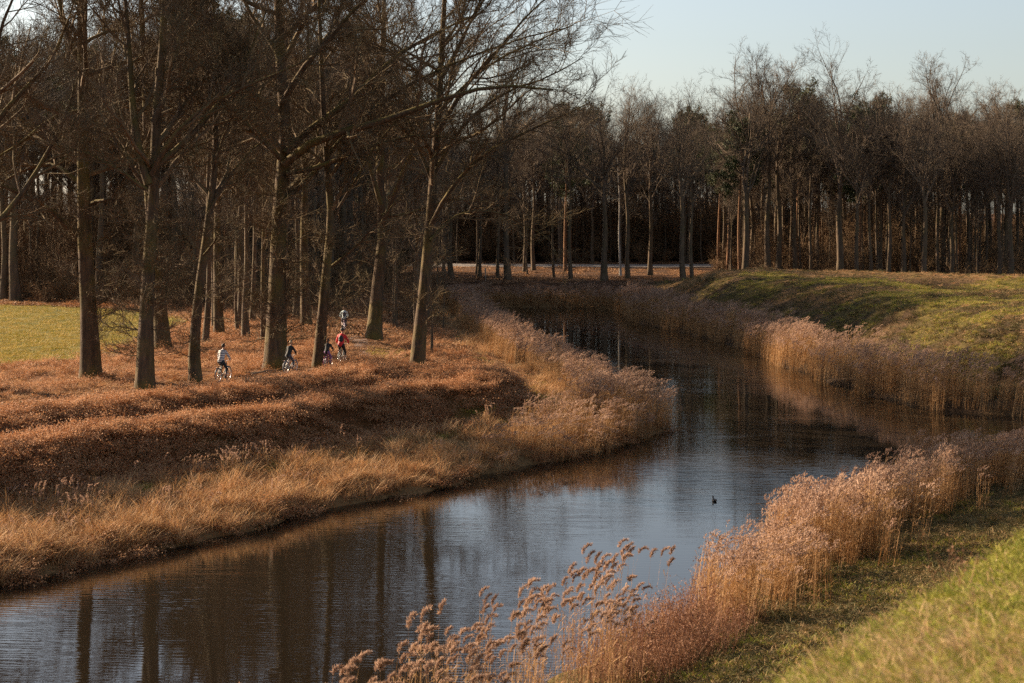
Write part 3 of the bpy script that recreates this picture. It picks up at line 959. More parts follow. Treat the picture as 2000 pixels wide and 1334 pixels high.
def mk_litter(k=4):
    ms = []
    for i in range(k):
        C = np.stack([pr_.uniform(-.8, .8, 170), pr_.uniform(-.8, .8, 170), pr_.uniform(.0, .07, 170)], -1)
        ms.append(merge([(*leaflets(pr_, C, (.07, .15), .35), 0)], ['dead_leaf'], 'litter'))
    return proto_collection('litter', ms)


C_lit = mk_litter()


def mk_reed(name, n, h, k=6, rad=.33, plume_n=16, stem_w=.007, plume_s=1.0, wind=(.10, 0)):
    ms = []
    for i in range(k):
        V, Q, T, P = blades(pr_, n, rad, h, stem_w, .06, .16, 5, wind)
        top = P[:, -1]; d = norm(P[:, -1] - P[:, -2])
        # plume: fluffy drooping spindle of small blades on each stem
        tall = np.argsort(-top[:, 2])[:max(3, int(n * .6))]; top = top[tall]; d = d[tall]; n_all = n; n = len(tall)
        m = plume_n
        t = (np.arange(m)[None, :] + pr_.random((n, m))) / m
        ln = pr_.uniform(.22, .36, (n, 1)) * plume_s
        droop = np.array([.75, -.1, -.55])
        az = norm(d[:, None, :] * (1 - .3 * t[..., None]) + droop * t[..., None] * pr_.uniform(.25, .7, (n, 1, 1)))
        C = top[:, None, :] + az * (t * ln)[..., None] - d[:, None, :] * .10
        env = np.sin(np.clip(t * .9 + .08, 0, 1) * PI) ** .7 * .055 * plume_s
        C = C + norm(pr_.normal(0, 1, (n, m, 3))) * env[..., None] * pr_.random((n, m, 1))
        dd = norm(az + pr_.normal(0, .45, (n, m, 3)))
        s = norm(np.cross(dd, pr_.normal(0, 1, (n, m, 3))))
        L = pr_.uniform(.06, .13, (n, m, 1)) * plume_s; w_ = L * (.20 if plume_n < 40 else .10)
        C, dd, s, L, w_ = [q.reshape(-1, q.shape[-1]) for q in (C, dd, s, L, w_)]
        PV = np.stack([C - s * w_ * .4, C + dd * L * .5 - s * w_, C + dd * L, C + dd * L * .5 + s * w_], 1).reshape(-1, 3)
        PQ = np.arange(len(PV)).reshape(-1, 4)
        # leaves hanging from the stems
        n = n_all
        kx = np.repeat(np.arange(n), 3); seg = pr_.integers(1, 5, len(kx))
        C = P[kx, seg]; a = pr_.uniform(0, 2 * PI, len(kx)); o = np.stack([np.cos(a) + .5, np.sin(a), pr_.uniform(.2, 1.4, len(kx))], -1)
        o = norm(o); s = norm(np.cross(o, np.array([0, 0, 1.0]))); L = pr_.uniform(.2, .5, (len(kx), 1))
        mid = C + o * L * .55; tip = mid + norm(o + np.array([.3, 0, -1.1])) * L * .45
        LV = np.stack([C - s * .004, mid - s * .010, tip, mid + s * .010], 1).reshape(-1, 3)
        LQ = np.arange(len(LV)).reshape(-1, 4)
        ms.append(merge([(V, Q, T, 0), (LV, LQ, np.zeros((0, 3), int), 0), (PV, PQ, np.zeros((0, 3), int), 1)], ['reed', 'plume'], name))
    return proto_collection(name, ms)


C_bank = mk_grass('bank_tuft', 'straw', 50, .3, (.45, 1.05), .007, .5, .8, extra=('russet', .5, .8), k=7)
C_seed = mk_reed('seed_clump', 7, (.4, .9), plume_n=22, plume_s=.55, k=4, wind=(0, 0))
C_reed = mk_reed('reed_clump', 16, (1.2, 2.25), plume_n=12, plume_s=.8, k=8)
C_reedf = mk_reed('reed_fore', 8, (1.1, 2.3), plume_n=120, stem_w=.005, plume_s=.72, k=8)


def mk_dock(k=5):
    ms = []
    for i in range(k):
        V, Q, T, P = blades(pr_, 15, .3, (.4, 1.0), .006, .25, .25, 4)
        C = np.repeat(P[:, 3:].reshape(-1, 3), 3, axis=0) + pr_.normal(0, .035, (15 * 2 * 3, 3))
        ms.append(merge([(V, Q, T, 0), (*leaflets(pr_, C, (.02, .055), 1.2), 0)], ['dock'], 'dock'))
    return proto_collection('dock', ms)


C_dock = mk_dock()


def pts_in(n, x0, x1, y0, y1, rng=RNG, persp=False):
    if persp:          # equal density on the picture: pick depth by 1/Y
        y = 1 / rng.uniform(1 / y1, 1 / y0, n)
        half = .31 * y + 2
        x = rng.uniform(-1, 1, n) * half
        k = (x > x0) & (x < x1); return x[k], y[k]
    return rng.uniform(x0, x1, n), rng.uniform(y0, y1, n)


def in_view(x, y, m=1.5):
    return np.abs(x) < .305 * y + m


def place(name, col, x, y, keep, smin, smax, label=None, cat=None, zs=None, tilt=.12, rz=True, sink=0.0):
    A = land(x, y)
    g, r, s = zones(x, y, A)
    k = keep(x, y, A, g, r, s) & in_view(x, y)
    x, y, z = x[k], y[k], A['z'][k] - sink
    n = len(x)
    sc_ = RNG.uniform(smin, smax, n)
    S = np.stack([sc_, sc_, sc_ * (RNG.uniform(.8, 1.2, n) if zs is None else zs(x, y))], -1)
    R = np.stack([RNG.normal(0, tilt, n), RNG.normal(0, tilt, n), RNG.uniform(0, 2 * PI, n) if rz is True else RNG.normal(0, rz, n)], -1)
    return scatter(name, col, np.stack([x, y, z], -1), R, S, label, cat)


def rnd(x): return RNG.random(len(x))


# reed beds -----------------------------------------------------------------
x, y = pts_in(15000, 8, 40, 72, 160)
place('reeds', C_reed, x, y, lambda x, y, A, g, r, s: (A['dm'] > .05) & (~A['near']) & (A['dL'] < 3.1 - .8 * vnoise(x * .3, y * .3, 8) + 1.6 * (rnd(x) < .05)) & (~A['inw'] | (A['dL'] < .5)) & (rnd(x) < .6 + .4 * sstep(.35, .6, fbm(x * .5, y * .5, 45))),
      .7, 1.2, 'long dense bed of dry tan reeds at the foot of the grass dike', 'reeds', zs=lambda x, y: .72 + .3 * vnoise(x * .4, y * .4, 9), tilt=.05, rz=.5)
x, y = pts_in(9500, -7, 8, 60, 150)
place('reeds', C_reed, x, y, lambda x, y, A, g, r, s: (~A['near']) & (A['dm'] < .3) & (x < 9) & (A['dL'] < np.where(y > 78, 2.4, 3.6 * sstep(60, 74, y) + .4)) & (~A['inw'] | (A['dL'] < .4)) & (y > 60) & (rnd(x) < .8 * sstep(58, 73, y)) & ((A['dL'] > 0) | True),
      .68, 1.15, 'dry reed bed on the tongue of land pointing into the river bend', 'reeds', zs=lambda x, y: (.42 + .26 * sstep(64, 74, y) + .14 * sstep(82, 95, y)) * (.85 + .4 * vnoise(x * .5, y * .5, 10)), tilt=.06, rz=.5)
x, y = pts_in(2600, -9, 13, 156, 172)
place('reeds', C_reed, x, y, lambda x, y, A, g, r, s: (~A['near']) & (A['dL'] < 2.6) & (~A['inw'] | (A['dL'] < .4)) & (y > 157) & (rnd(x) < .7),
      .85, 1.1, 'sunlit reed fringe closing the far end of the water', 'reeds', zs=lambda x, y: .62 + .2 * vnoise(x * .5, y * .5, 14), tilt=.05, rz=.5)
x, y = pts_in(10500, 3, 28, 38, 70)
place('reeds', C_reed, x, y, lambda x, y, A, g, r, s: A['near'] & (A['dN'] < 2.9 - .9 * vnoise(x * .5, y * .5, 8) + 1.2 * (rnd(x) < .06)) & (~A['inw'] | (A['dN'] < .5)) & (x > 4.9 - .3 * vnoise(x, y, 2)) & (rnd(x) < .25 + .5 * sstep(.35, .6, fbm(x * .6, y * .6, 44))),
      .68, 1.15, 'broad bed of tall feathery reeds beside the mown shelf', 'reeds', zs=lambda x, y: (.52 + .16 * sstep(5, 10, x)) + .30 * vnoise(x * .6, y * .6, 12), tilt=.05, rz=.45)
x, y = pts_in(400, -5, 3.2, 25, 37.5)
place('reeds', C_reedf, x, y, lambda x, y, A, g, r, s: A['near'] & (A['dN'] < 3.0) & (~A['inw'] | (A['dN'] < .3)) & (rnd(x) < .5 * sstep(3.4, 1.0, x) + .1),
      .85, 1.08, 'loose stand of nodding plume reeds in front of open water', 'reeds', tilt=.06, rz=.45)
x, y = pts_in(1500, .5, 8, 33, 46)
place('dock_stems', C_dock, x, y, lambda x, y, A, g, r, s: A['near'] & (A['dN'] < 3.2) & (~A['inw']) & (x > .8) & (rnd(x) < .9 * sstep(.8, 2.4, x) * sstep(6, 4, x)),
      .7, 1.1, 'dark reddish dead weed stems between plume reeds and the broad reed bed', 'weeds', tilt=.1)

# grass, bracken and litter ---------------------------------------------------
x, y = pts_in(60000, -60, 10, 40, 175, persp=True)
place('bracken', C_brk, x, y, lambda x, y, A, g, r, s: (~A['near']) & (~A['inw']) & (r > .35) & (A['pd'] > 1.25) & (y < 135) & (rnd(x) < (.45 + .5 * fbm(x * .3, y * .3, 91)) * (1 - .75 * sstep(15, 19, A['dL']) * (x < -13) * (y < 100))),
      .5, 1.0, 'russet tangle of dead bracken and bramble over the mounds', 'bracken', tilt=.25, zs=lambda x, y: .45 + .55 * sstep(1.2, 3.2, seg_dist(x, y, PATH)))
x, y = pts_in(14000, -60, 10, 38, 165, persp=True)
place('bank_tangle', C_brk, x, y, lambda x, y, A, g, r, s: (~A['near']) & (~A['inw'] | (A['dL'] < .35)) & (A['dm'] < .4) & (s > .25) & (rnd(x) < .5 * sstep(.45, .6, fbm(x * .5, y * .5, 93)) + .4 * (A['dL'] < .8)),
      .4, .95, 'brown broken herbage hanging over the waterline below the bracken mounds', 'herbage', tilt=.3)
x, y = pts_in(3000, -60, 6, 42, 74, persp=True)
place('seed_grass', C_seed, x, y, lambda x, y, A, g, r, s: (~A['near']) & (~A['inw']) & (A['dL'] < 5.4) & (rnd(x) < .14 + .8 * (A['dL'] > 3) * sstep(.5, .62, fbm(x * .35, y * .35, 99))),
      .7, 1.1, 'pale seed heads standing above the golden bank grass', 'grass', tilt=.12)
x, y = pts_in(22000, -60, 10, 38, 165, persp=True)
place('dry_grass', C_bank, x, y, lambda x, y, A, g, r, s: (~A['near']) & (~A['inw']) & (A['dm'] < .4) & (s > .3) & (rnd(x) < s * (.55 + .6 * sstep(.35, .6, fbm(x * .4, y * .4, 92)))),
      .45, 1.1, 'golden dry grass on the river bank below the bracken mounds', 'grass', tilt=.2)
x, y = pts_in(12000, -60, 10, 60, 165, persp=True)
place('meadow_edge_grass', C_straw, x, y, lambda x, y, A, g, r, s: (~A['near']) & (~A['inw']) & (A['dm'] < .4) & (r > .2) & (g < .6) & (A['pd'] > .7) & ((x < -13) | (y > 120)) & (rnd(x) < .9),
      .35, .7, 'pinkish dry grass along the meadow edge under the trees', 'grass', tilt=.25)
x, y = pts_in(60000, -60, 8, 45, 165, persp=True)
place('meadow_grass', C_meadow, x, y, lambda x, y, A, g, r, s: (~A['near']) & (~A['inw']) & (A['dm'] < .4) & (g > .3) & (rnd(x) < g),
      .7, 1.4, 'short yellow-green grass of the meadow and the bank glade', 'grass', tilt=.1)
x, y = pts_in(90000, 8, 70, 74, 172, persp=True)
place('dike_grass', C_green, x, y, lambda x, y, A, g, r, s: (~A['near']) & (A['dm'] > .3) & (A['dL'] > 2) & (g > .2) & (rnd(x) < .2 + .7 * g),
      .6, 1.15, 'green grass covering the dike across the water from the cyclists', 'grass', tilt=.15)
x, y = pts_in(60000, 8, 70, 74, 172, persp=True)
place('dike_dry_growth', C_dull, x, y, lambda x, y, A, g, r, s: (~A['near']) & (A['dm'] > .3) & (A['dL'] > 2) & (rnd(x) < .75 * (1 - g)),
      .8, 1.7, 'dull brown-green growth in patches on the dike slope', 'grass', tilt=.2)
x, y = pts_in(26000, -30, 0, 60, 130, persp=True)
place('path_litter', C_lit, x, y, lambda x, y, A, g, r, s: (~A['near']) & (A['pd'] < 2.2) & (rnd(x) < .35 + .4 * (np.abs(A['pd'] - .7) < .5)),
      .35, .8, 'fallen leaves strewn over the dirt path', 'leaf litter', tilt=.05)
x, y = pts_in(30000, 8, 70, 74, 172, persp=True)
place('ridge_straw', C_straw, x, y, lambda x, y, A, g, r, s: (~A['near']) & (A['dm'] > .3) & (A['dL'] > 3) & (rnd(x) < .9 * s),
      .3, .6, 'pale pinkish straw along the back ridge of the dike', 'grass', tilt=.2)
x, y = pts_in(60000, 0, 40, 20, 70, persp=True)
place('shelf_growth', C_dull, x, y, lambda x, y, A, g, r, s: A['near'] & (A['q'] > 9.5) & (A['dN'] > 1.6) & (rnd(x) < .75),
      .7, 1.35, 'matted dark mown growth on the shelf behind the broad reed bed', 'grass', tilt=.2)
x, y = pts_in(20000, 0, 40, 20, 70, persp=True)
place('shelf_straw', C_green, x, y, lambda x, y, A, g, r, s: A['near'] & (A['q'] > 9.5) & (A['dN'] > 1.6) & (rnd(x) < sstep(.45, .7, fbm(x * .5, y * .5, 95))),
      .5, 1.0, 'lighter green patches on the mown shelf', 'grass', tilt=.2)
x, y = pts_in(48000, -2, 14, 6.5, 30, persp=True)
place('bank_grass', C_fore, x, y, lambda x, y, A, g, r, s: A['near'] & (A['q'] < 10.5) & (rnd(x) < .75),
      .7, 1.25, 'fresh green grass on the steep bank above the mown shelf', 'grass', tilt=.15)
x, y = pts_in(60000, -2, 14, 6.5, 30, persp=True)
place('bank_straw', C_forestraw, x, y, lambda x, y, A, g, r, s: A['near'] & (A['q'] < 9.5) & (rnd(x) < .42 * sstep(.50, .66, fbm(x * .7, y * .7, 97) + .10 * (1 - sstep(1.0, 4.0, A['q'])))),
      .6, 1.1, 'bleached straw patches in the grass of the steep bank', 'grass', tilt=.25)
x, y = pts_in(20000, -90, 95, 104, 262, persp=True)
place('leaf_litter', C_lit, x, y, lambda x, y, A, g, r, s: (~A['near']) & (~A['inw']) & (A['dm'] < .5) & (r > .2) & (A['pd'] > .3) & (seg_dist(x, y, ROAD) > 5.2) & (rnd(x) < 1 - .75 * sstep(150, 168, y)),  # leaves thinned on the far bank, in keeping with its shade-darkened ground colour
      .8, 1.5, 'fallen russet leaves on the floor of the wood', 'leaf litter', tilt=.05)

# the rest of the wood beyond the first trees
rest = [q for q in spots if q not in SP_IND]
if rest:
    cs = []
    for k in ('oak0', 'oak1', 'oak3', 'pole0', 'pole1', 'pine1'):
        tv, cm = kinds[k]
        # trunk and crown of one kind joined for scattering
        va = np.zeros(len(tv.vertices) * 3, np.float32); tv.vertices.foreach_get('co', va)
        vb = np.zeros(len(cm.vertices) * 3, np.float32); cm.vertices.foreach_get('co', vb)
        fl = []
        mi = []
        for j, (mm, off) in enumerate(((tv, 0), (cm, len(tv.vertices)))):
            lt = np.zeros(len(mm.polygons), np.int32); mm.polygons.foreach_get('loop_total', lt)
            vi = np.zeros(len(mm.loops), np.int32); mm.loops.foreach_get('vertex_index', vi)
            ms_ = np.zeros(len(mm.polygons), np.int32); mm.polygons.foreach_get('material_index', ms_)
            st_ = np.concatenate(([0], np.cumsum(lt)[:-1]))
            for q in (4, 3):
                sel = np.nonzero(lt == q)[0]
                if len(sel):
                    fl.append(vi[st_[sel][:, None] + np.arange(q)[None, :]] + off)
                    mi += list(ms_[sel] + j)
        mats = [tv.materials[0]] + list(cm.materials)
        cs.append(raw_mesh('wood_tree', np.concatenate([va.reshape(-1, 3), vb.reshape(-1, 3)]), fl, mats, mi, smooth=False))
    cw = proto_collection('wood_tree', cs)
    X = np.array([s[0] for s in rest]); Y = np.array([s[1] for s in rest]); S = np.array([s[3] for s in rest])
    scatter('woodland', cw, np.stack([X, Y, land(X, Y)['z']], -1), np.stack([0 * X, 0 * X, RNG.uniform(0, 6.28, len(X))], -1), np.stack([S, S, S], -1),
            'deep dark mass of the wood behind the first rows of trees', 'wood')

# ------------------------------------------------------------------ shrubs and saplings
def mk_shrub(seed, h, n, spread):
    rng = np.random.default_rng(seed)
    S = np.stack([rng.normal(0, .15, n), rng.normal(0, .15, n), np.full(n, -.05)], -1)
    D = norm(np.stack([rng.normal(0, spread, n), rng.normal(0, spread, n), np.ones(n)], -1)); L = rng.uniform(.6, 1.1, n) * h
    P1 = walk(S, D, L, 6, rng, .14, .02); R1 = radii(np.full(n, .022), 6, .35)
    s, d, l, r = spawn(P1, R1, L, 9, rng, .2, 1, (25, 60), .42, .6, .1)
    P2 = walk(s, d, l, 4, rng, .2, .04); R2 = radii(np.maximum(r, .009), 4, .5)
    s, d, l, r = spawn(P2, R2, l, 6, rng, .1, 1, (20, 60), .6, .7, .05)
    P3 = walk(s, d, np.maximum(l, .2), 3, rng, .2, .02); R3 = radii(np.full(len(s), .008), 3, .5)
    return tubes([(P1, R1, 4)]), tubes([(P2, R2, 3), (P3, R3, 3)])


shr = []
for i in range(4):
    a, b_ = mk_shrub(300 + i, [2.2, 3.0, 1.6, 3.8][i], [16, 20, 14, 14][i], [.45, .4, .6, .3][i])
    shr.append((raw_mesh('stems', *a, M['shrub']), raw_mesh('twigs', *b_, M['shrub'], smooth=False)))


def shrub(i, X, Y, s, label, group):
    e = empty('shrub', (X, Y, zat(X, Y)), wr.uniform(0, 6.28), s)
    link('stem', shr[i][0], e); link('twigs', shr[i][1], e)
    tag(e, label, 'shrub', group)


C_thk = proto_collection('thicket', [m_ for pair in shr for m_ in pair])


def thicket(name, n, x0, x1, y0, y1, smin, smax, test, label):
    x, y = pts_in(n, x0, x1, y0, y1); k = in_view(x, y, 4) & test(x, y); x, y = x[k], y[k]
    s_ = RNG.uniform(smin, smax, len(x))
    scatter(name, C_thk, np.stack([x, y, land(x, y)['z']], -1), np.stack([0 * x, 0 * x, RNG.uniform(0, 6.28, len(x))], -1), np.stack([s_, s_, s_ * 1.1], -1), label, 'thicket')


thicket('thicket', 600, -80, -12, 146, 205, 1.2, 2.6, lambda x, y: seg_dist(x, y, PATH) > 2, 'brown thicket of brush between the trunks behind the meadow')
thicket('thicket', 1500, -70, 100, 236, 275, 1.4, 3.2, lambda x, y: seg_dist(x, y, ROAD) > 9, 'dim brush filling the depth of the wood beyond the road')
thicket('thicket', 300, 26, 80, 190, 230, 1.0, 2.0, lambda x, y: seg_dist(x, y, ROAD) > 8, 'dark brush under the trees behind the grass dike')

cnt = 0
for _ in range(900):
    Y = wr.uniform(122, 152); X = wr.uniform(-.31 * Y, -6)
    A1 = land(np.array([X]), np.array([Y]))
    if inside(np.array([X]), np.array([Y]), MEADOW)[0] or A1['pd'][0] < 1.8 or A1['dL'][0] < 4 or (X < -17 and Y < 128) or (Y < 112 and -1.6 < X + .099 * Y < 3.2): continue
    shrub(wr.randrange(4), X, Y, wr.uniform(.7, 1.4), 'leafless twiggy shrub in the undergrowth behind the cyclists', 'undergrowth shrubs behind the cyclists'); cnt += 1
    if cnt >= 60: break
cnt = 0
for _ in range(900):
    Y = wr.uniform(176, 245); X = wr.uniform(-20, .31 * Y)
    if not road_gap(X, Y) or (Y < 230 and X < 24): continue
    shrub(wr.randrange(4), X, Y, wr.uniform(.8, 1.5), 'leafless twiggy shrub between the far trunks by the road', 'undergrowth shrubs of the far wood'); cnt += 1
    if cnt >= 90: break

# ------------------------------------------------------------------ riders, bicycles, duck, posts
def cap(p0, p1, r0, r1, k=12, m=4):
    """closed tapered capsule between two points"""
    p0 = np.array(p0, float); p1 = np.array(p1, float); t = norm(p1 - p0)
    ref = np.array([0, 0, 1.0]) if abs(t[2]) < .8 else np.array([0, 1.0, 0])
    u = norm(np.cross(t, ref)); w_ = np.cross(t, u)
    rows = [(p0 - t * r0 * math.cos(a), r0 * math.sin(a)) for a in np.linspace(.15, PI / 2, m)] + [(p1 + t * r1 * math.sin(a), r1 * math.cos(a)) for a in np.linspace(0, PI / 2 - .15, m)]
    an = np.arange(k) * 2 * PI / k
    V = np.concatenate([c + r * (np.cos(an)[:, None] * u + np.sin(an)[:, None] * w_) for c, r in rows] + [(p0 - t * r0)[None], (p1 + t * r1)[None]])
    n = len(rows); i = np.arange(n * k).reshape(n, k); j = np.roll(i, -1, 1)
    Q = np.stack([i[:-1], j[:-1], j[1:], i[1:]], -1).reshape(-1, 4)
    T = np.concatenate([np.stack([j[0], i[0], np.full(k, n * k)], -1), np.stack([i[-1], j[-1], np.full(k, n * k + 1)], -1)])
    return V, Q, T


def ell(c, r, k=14, m=9):
    V, Q, T = cap((0, 0, 0), (0, 0, 1e-4), 1, 1, k, m)
    return V * np.array(r) + np.array(c), Q, T


def solid(name, pieces, mats, parent, voxel=None, smooth=True):
    V, Qs, Ts, qi, ti, o = [], [], [], [], [], 0
    for it in pieces:
        v, q, t = it[:3]; m = it[3] if len(it) > 3 else 0
        V.append(v); Qs.append(q + o); Ts.append(t + o); qi += [m] * len(q); ti += [m] * len(t); o += len(v)
    me = raw_mesh(name, np.concatenate(V), [f for f in (np.concatenate(Qs), np.concatenate(Ts)) if len(f)], mats, qi + ti, smooth)
    ob = link(name, me, parent)
    if voxel:
        r = ob.modifiers.new('skin', 'REMESH'); r.mode = 'VOXEL'; r.voxel_size = voxel; r.use_smooth_shade = True
        sm = ob.modifiers.new('smooth', 'SMOOTH'); sm.iterations = 4; sm.factor = .5
    return ob


def torus(c, R, r, ax=0, k=28, j=8, arc=(0, 2 * PI)):
    full = abs(arc[1] - arc[0] - 2 * PI) < 1e-6
    a = np.linspace(arc[0], arc[1], k, endpoint=not full)
    P = np.stack([0 * a, R * np.cos(a), R * np.sin(a)], -1)
    b_ = np.arange(j) * 2 * PI / j
    V = []
    for pt, aa in zip(P, a):
        rad = np.array([0, math.cos(aa), math.sin(aa)])
        V.append(pt + r * (np.cos(b_)[:, None] * rad + np.sin(b_)[:, None] * np.array([1., 0, 0])))
    V = np.concatenate(V) + np.array(c)
    i = np.arange(k * j).reshape(k, j); jn = np.roll(i, -1, 1)
    nx_ = np.roll(i, -1, 0); nj = np.roll(jn, -1, 0)
    Q = np.stack([i, jn, nj, nx_], -1)
    if not full: Q = Q[:-1]
    return V, Q.reshape(-1, 4), np.zeros((0, 3), int)


M['skin'] = plain_mat('skin', (.42, .25, .17), .55)
M['rubber'] = plain_mat('rubber', (.16, .15, .14), .7)
M['rim'] = plain_mat('rim_metal', (.62, .61, .60), .3, .6)
M['steel_dark'] = plain_mat('dark_frame', (.03, .05, .05), .4, .2)
M['saddle'] = plain_mat('saddle', (.015, .014, .013), .6)


def stripes(name, c1, c2, sc_=11):
    m, nt, b = mat_new(name)
    tc = nt.nodes.new('ShaderNodeTexCoord'); wv = nt.nodes.new('ShaderNodeTexWave'); wv.bands_direction = 'Z'; wv.inputs['Scale'].default_value = sc_ / 3.14 * 1.0
    wv.inputs['Distortion'].default_value = .4
    nt.links.new(tc.outputs['Object'], wv.inputs[0])
    nt.links.new(ramp(nt, wv.outputs[1], [(.42, c1), (.52, c2)]), b.inputs['Base Color']); b.inputs['Roughness'].default_value = .85
    return m


def bicycle(loc, rz, s, frame_mat, label, basket=False):
    e = empty('bicycle', loc, rz, s); tag(e, label, 'bicycle')
    R = .335
    for yy in (-.52, .52):
        wh = solid('wheel', [torus((0, yy, R + .02), R, .021)], [M['rubber']], e)
        solid('rim', [torus((0, yy, R + .02), R - .028, .014)], [M['rim']], wh)
        sp = []
        for a in range(14):
            t = a * 2 * PI / 14 + .1
            sp.append(cap((0.02 * (-1) ** a, yy, R + .02), (0, yy + (R - .03) * math.cos(t), R + .02 + (R - .03) * math.sin(t)), .003, .003, 4, 2))
        sp.append(cap((-.04, yy, R + .02), (.04, yy, R + .02), .02, .02, 8, 2))
        solid('spokes', sp, [M['rim']], wh)
        solid('mudguard', [torus((0, yy, R + .02), R + .035, .017, arc=((.2, 2.6) if yy > 0 else (.5, 3.3)), k=18, j=6)], [frame_mat], e)
    fr = [cap((0, -.08, .30), (0, -.2, .86), .018, .018), cap((0, -.08, .30), (0, .36, .72), .02, .02), cap((0, -.15, .62), (0, .35, .84), .018, .018),
          cap((0, .375, .66), (0, .335, .92), .02, .02)]
    for sx in (-.05, .05):
        fr += [cap((sx, -.52, .355), (sx * .5, -.08, .30), .010, .010), cap((sx, -.52, .355), (sx * .5, -.19, .80), .009, .009), cap((sx, .52, .355), (sx * .6, .38, .70), .012, .012)]
    solid('frame', fr, [frame_mat], e)
    hb = [cap((0, .335, .92), (0, .32, 1.0), .014, .014)]
    for sx in (-1, 1):
        hb += [cap((0, .32, 1.0), (sx * .2, .30, 1.05), .012, .012), cap((sx * .2, .30, 1.05), (sx * .30, .17, 1.04), .012, .012)]
    h = solid('handlebar', hb, [M['rim']], e)
    for sx in (-1, 1): solid('grip', [cap((sx * .275, .205, 1.043), (sx * .302, .155, 1.04), .018, .018, 8, 3)], [M['rubber']], h)
    sd = solid('saddle', [ell((0, -.27, .93), (.095, .11, .035)), cap((0, -.2, .93), (0, -.05, .935), .05, .022)], [M['saddle']], e)
    solid('seat_post', [cap((0, -.2, .84), (0, -.225, .92), .014, .014, 8, 3)], [M['rim']], sd)
    ck = [torus((.05, -.08, .30), .09, .012, k=18, j=6), cap((.07, -.08, .30), (.09, .04, .18), .011, .011, 8, 2), cap((-.07, -.08, .30), (-.09, -.2, .42), .011, .011, 8, 2),
          cap((.07, .04, .18), (.16, .04, .18), .016, .016, 8, 2), cap((-.07, -.2, .42), (-.16, -.2, .42), .016, .016, 8, 2)]
    solid('crank', ck, [M['steel_dark']], e)
    solid('carrier', [cap((-.07, -.72, .78), (-.05, -.28, .78), .008, .008, 6, 2), cap((.07, -.72, .78), (.05, -.28, .78), .008, .008, 6, 2), cap((-.07, -.72, .78), (.07, -.72, .78), .008, .008, 6, 2),
                      cap((-.07, -.6, .78), (-.05, -.52, .37), .007, .007, 6, 2), cap((.07, -.6, .78), (.05, -.52, .37), .007, .007, 6, 2), cap((-.07, -.5, .78), (.07, -.5, .78), .006, .006, 6, 2)], [M['steel_dark']], e)
    solid('rear_light', [ell((0, -.735, .76), (.035, .014, .022), 10, 5)], [plain_mat('red_lens', (.35, .02, .02), .3)], e)
    return e


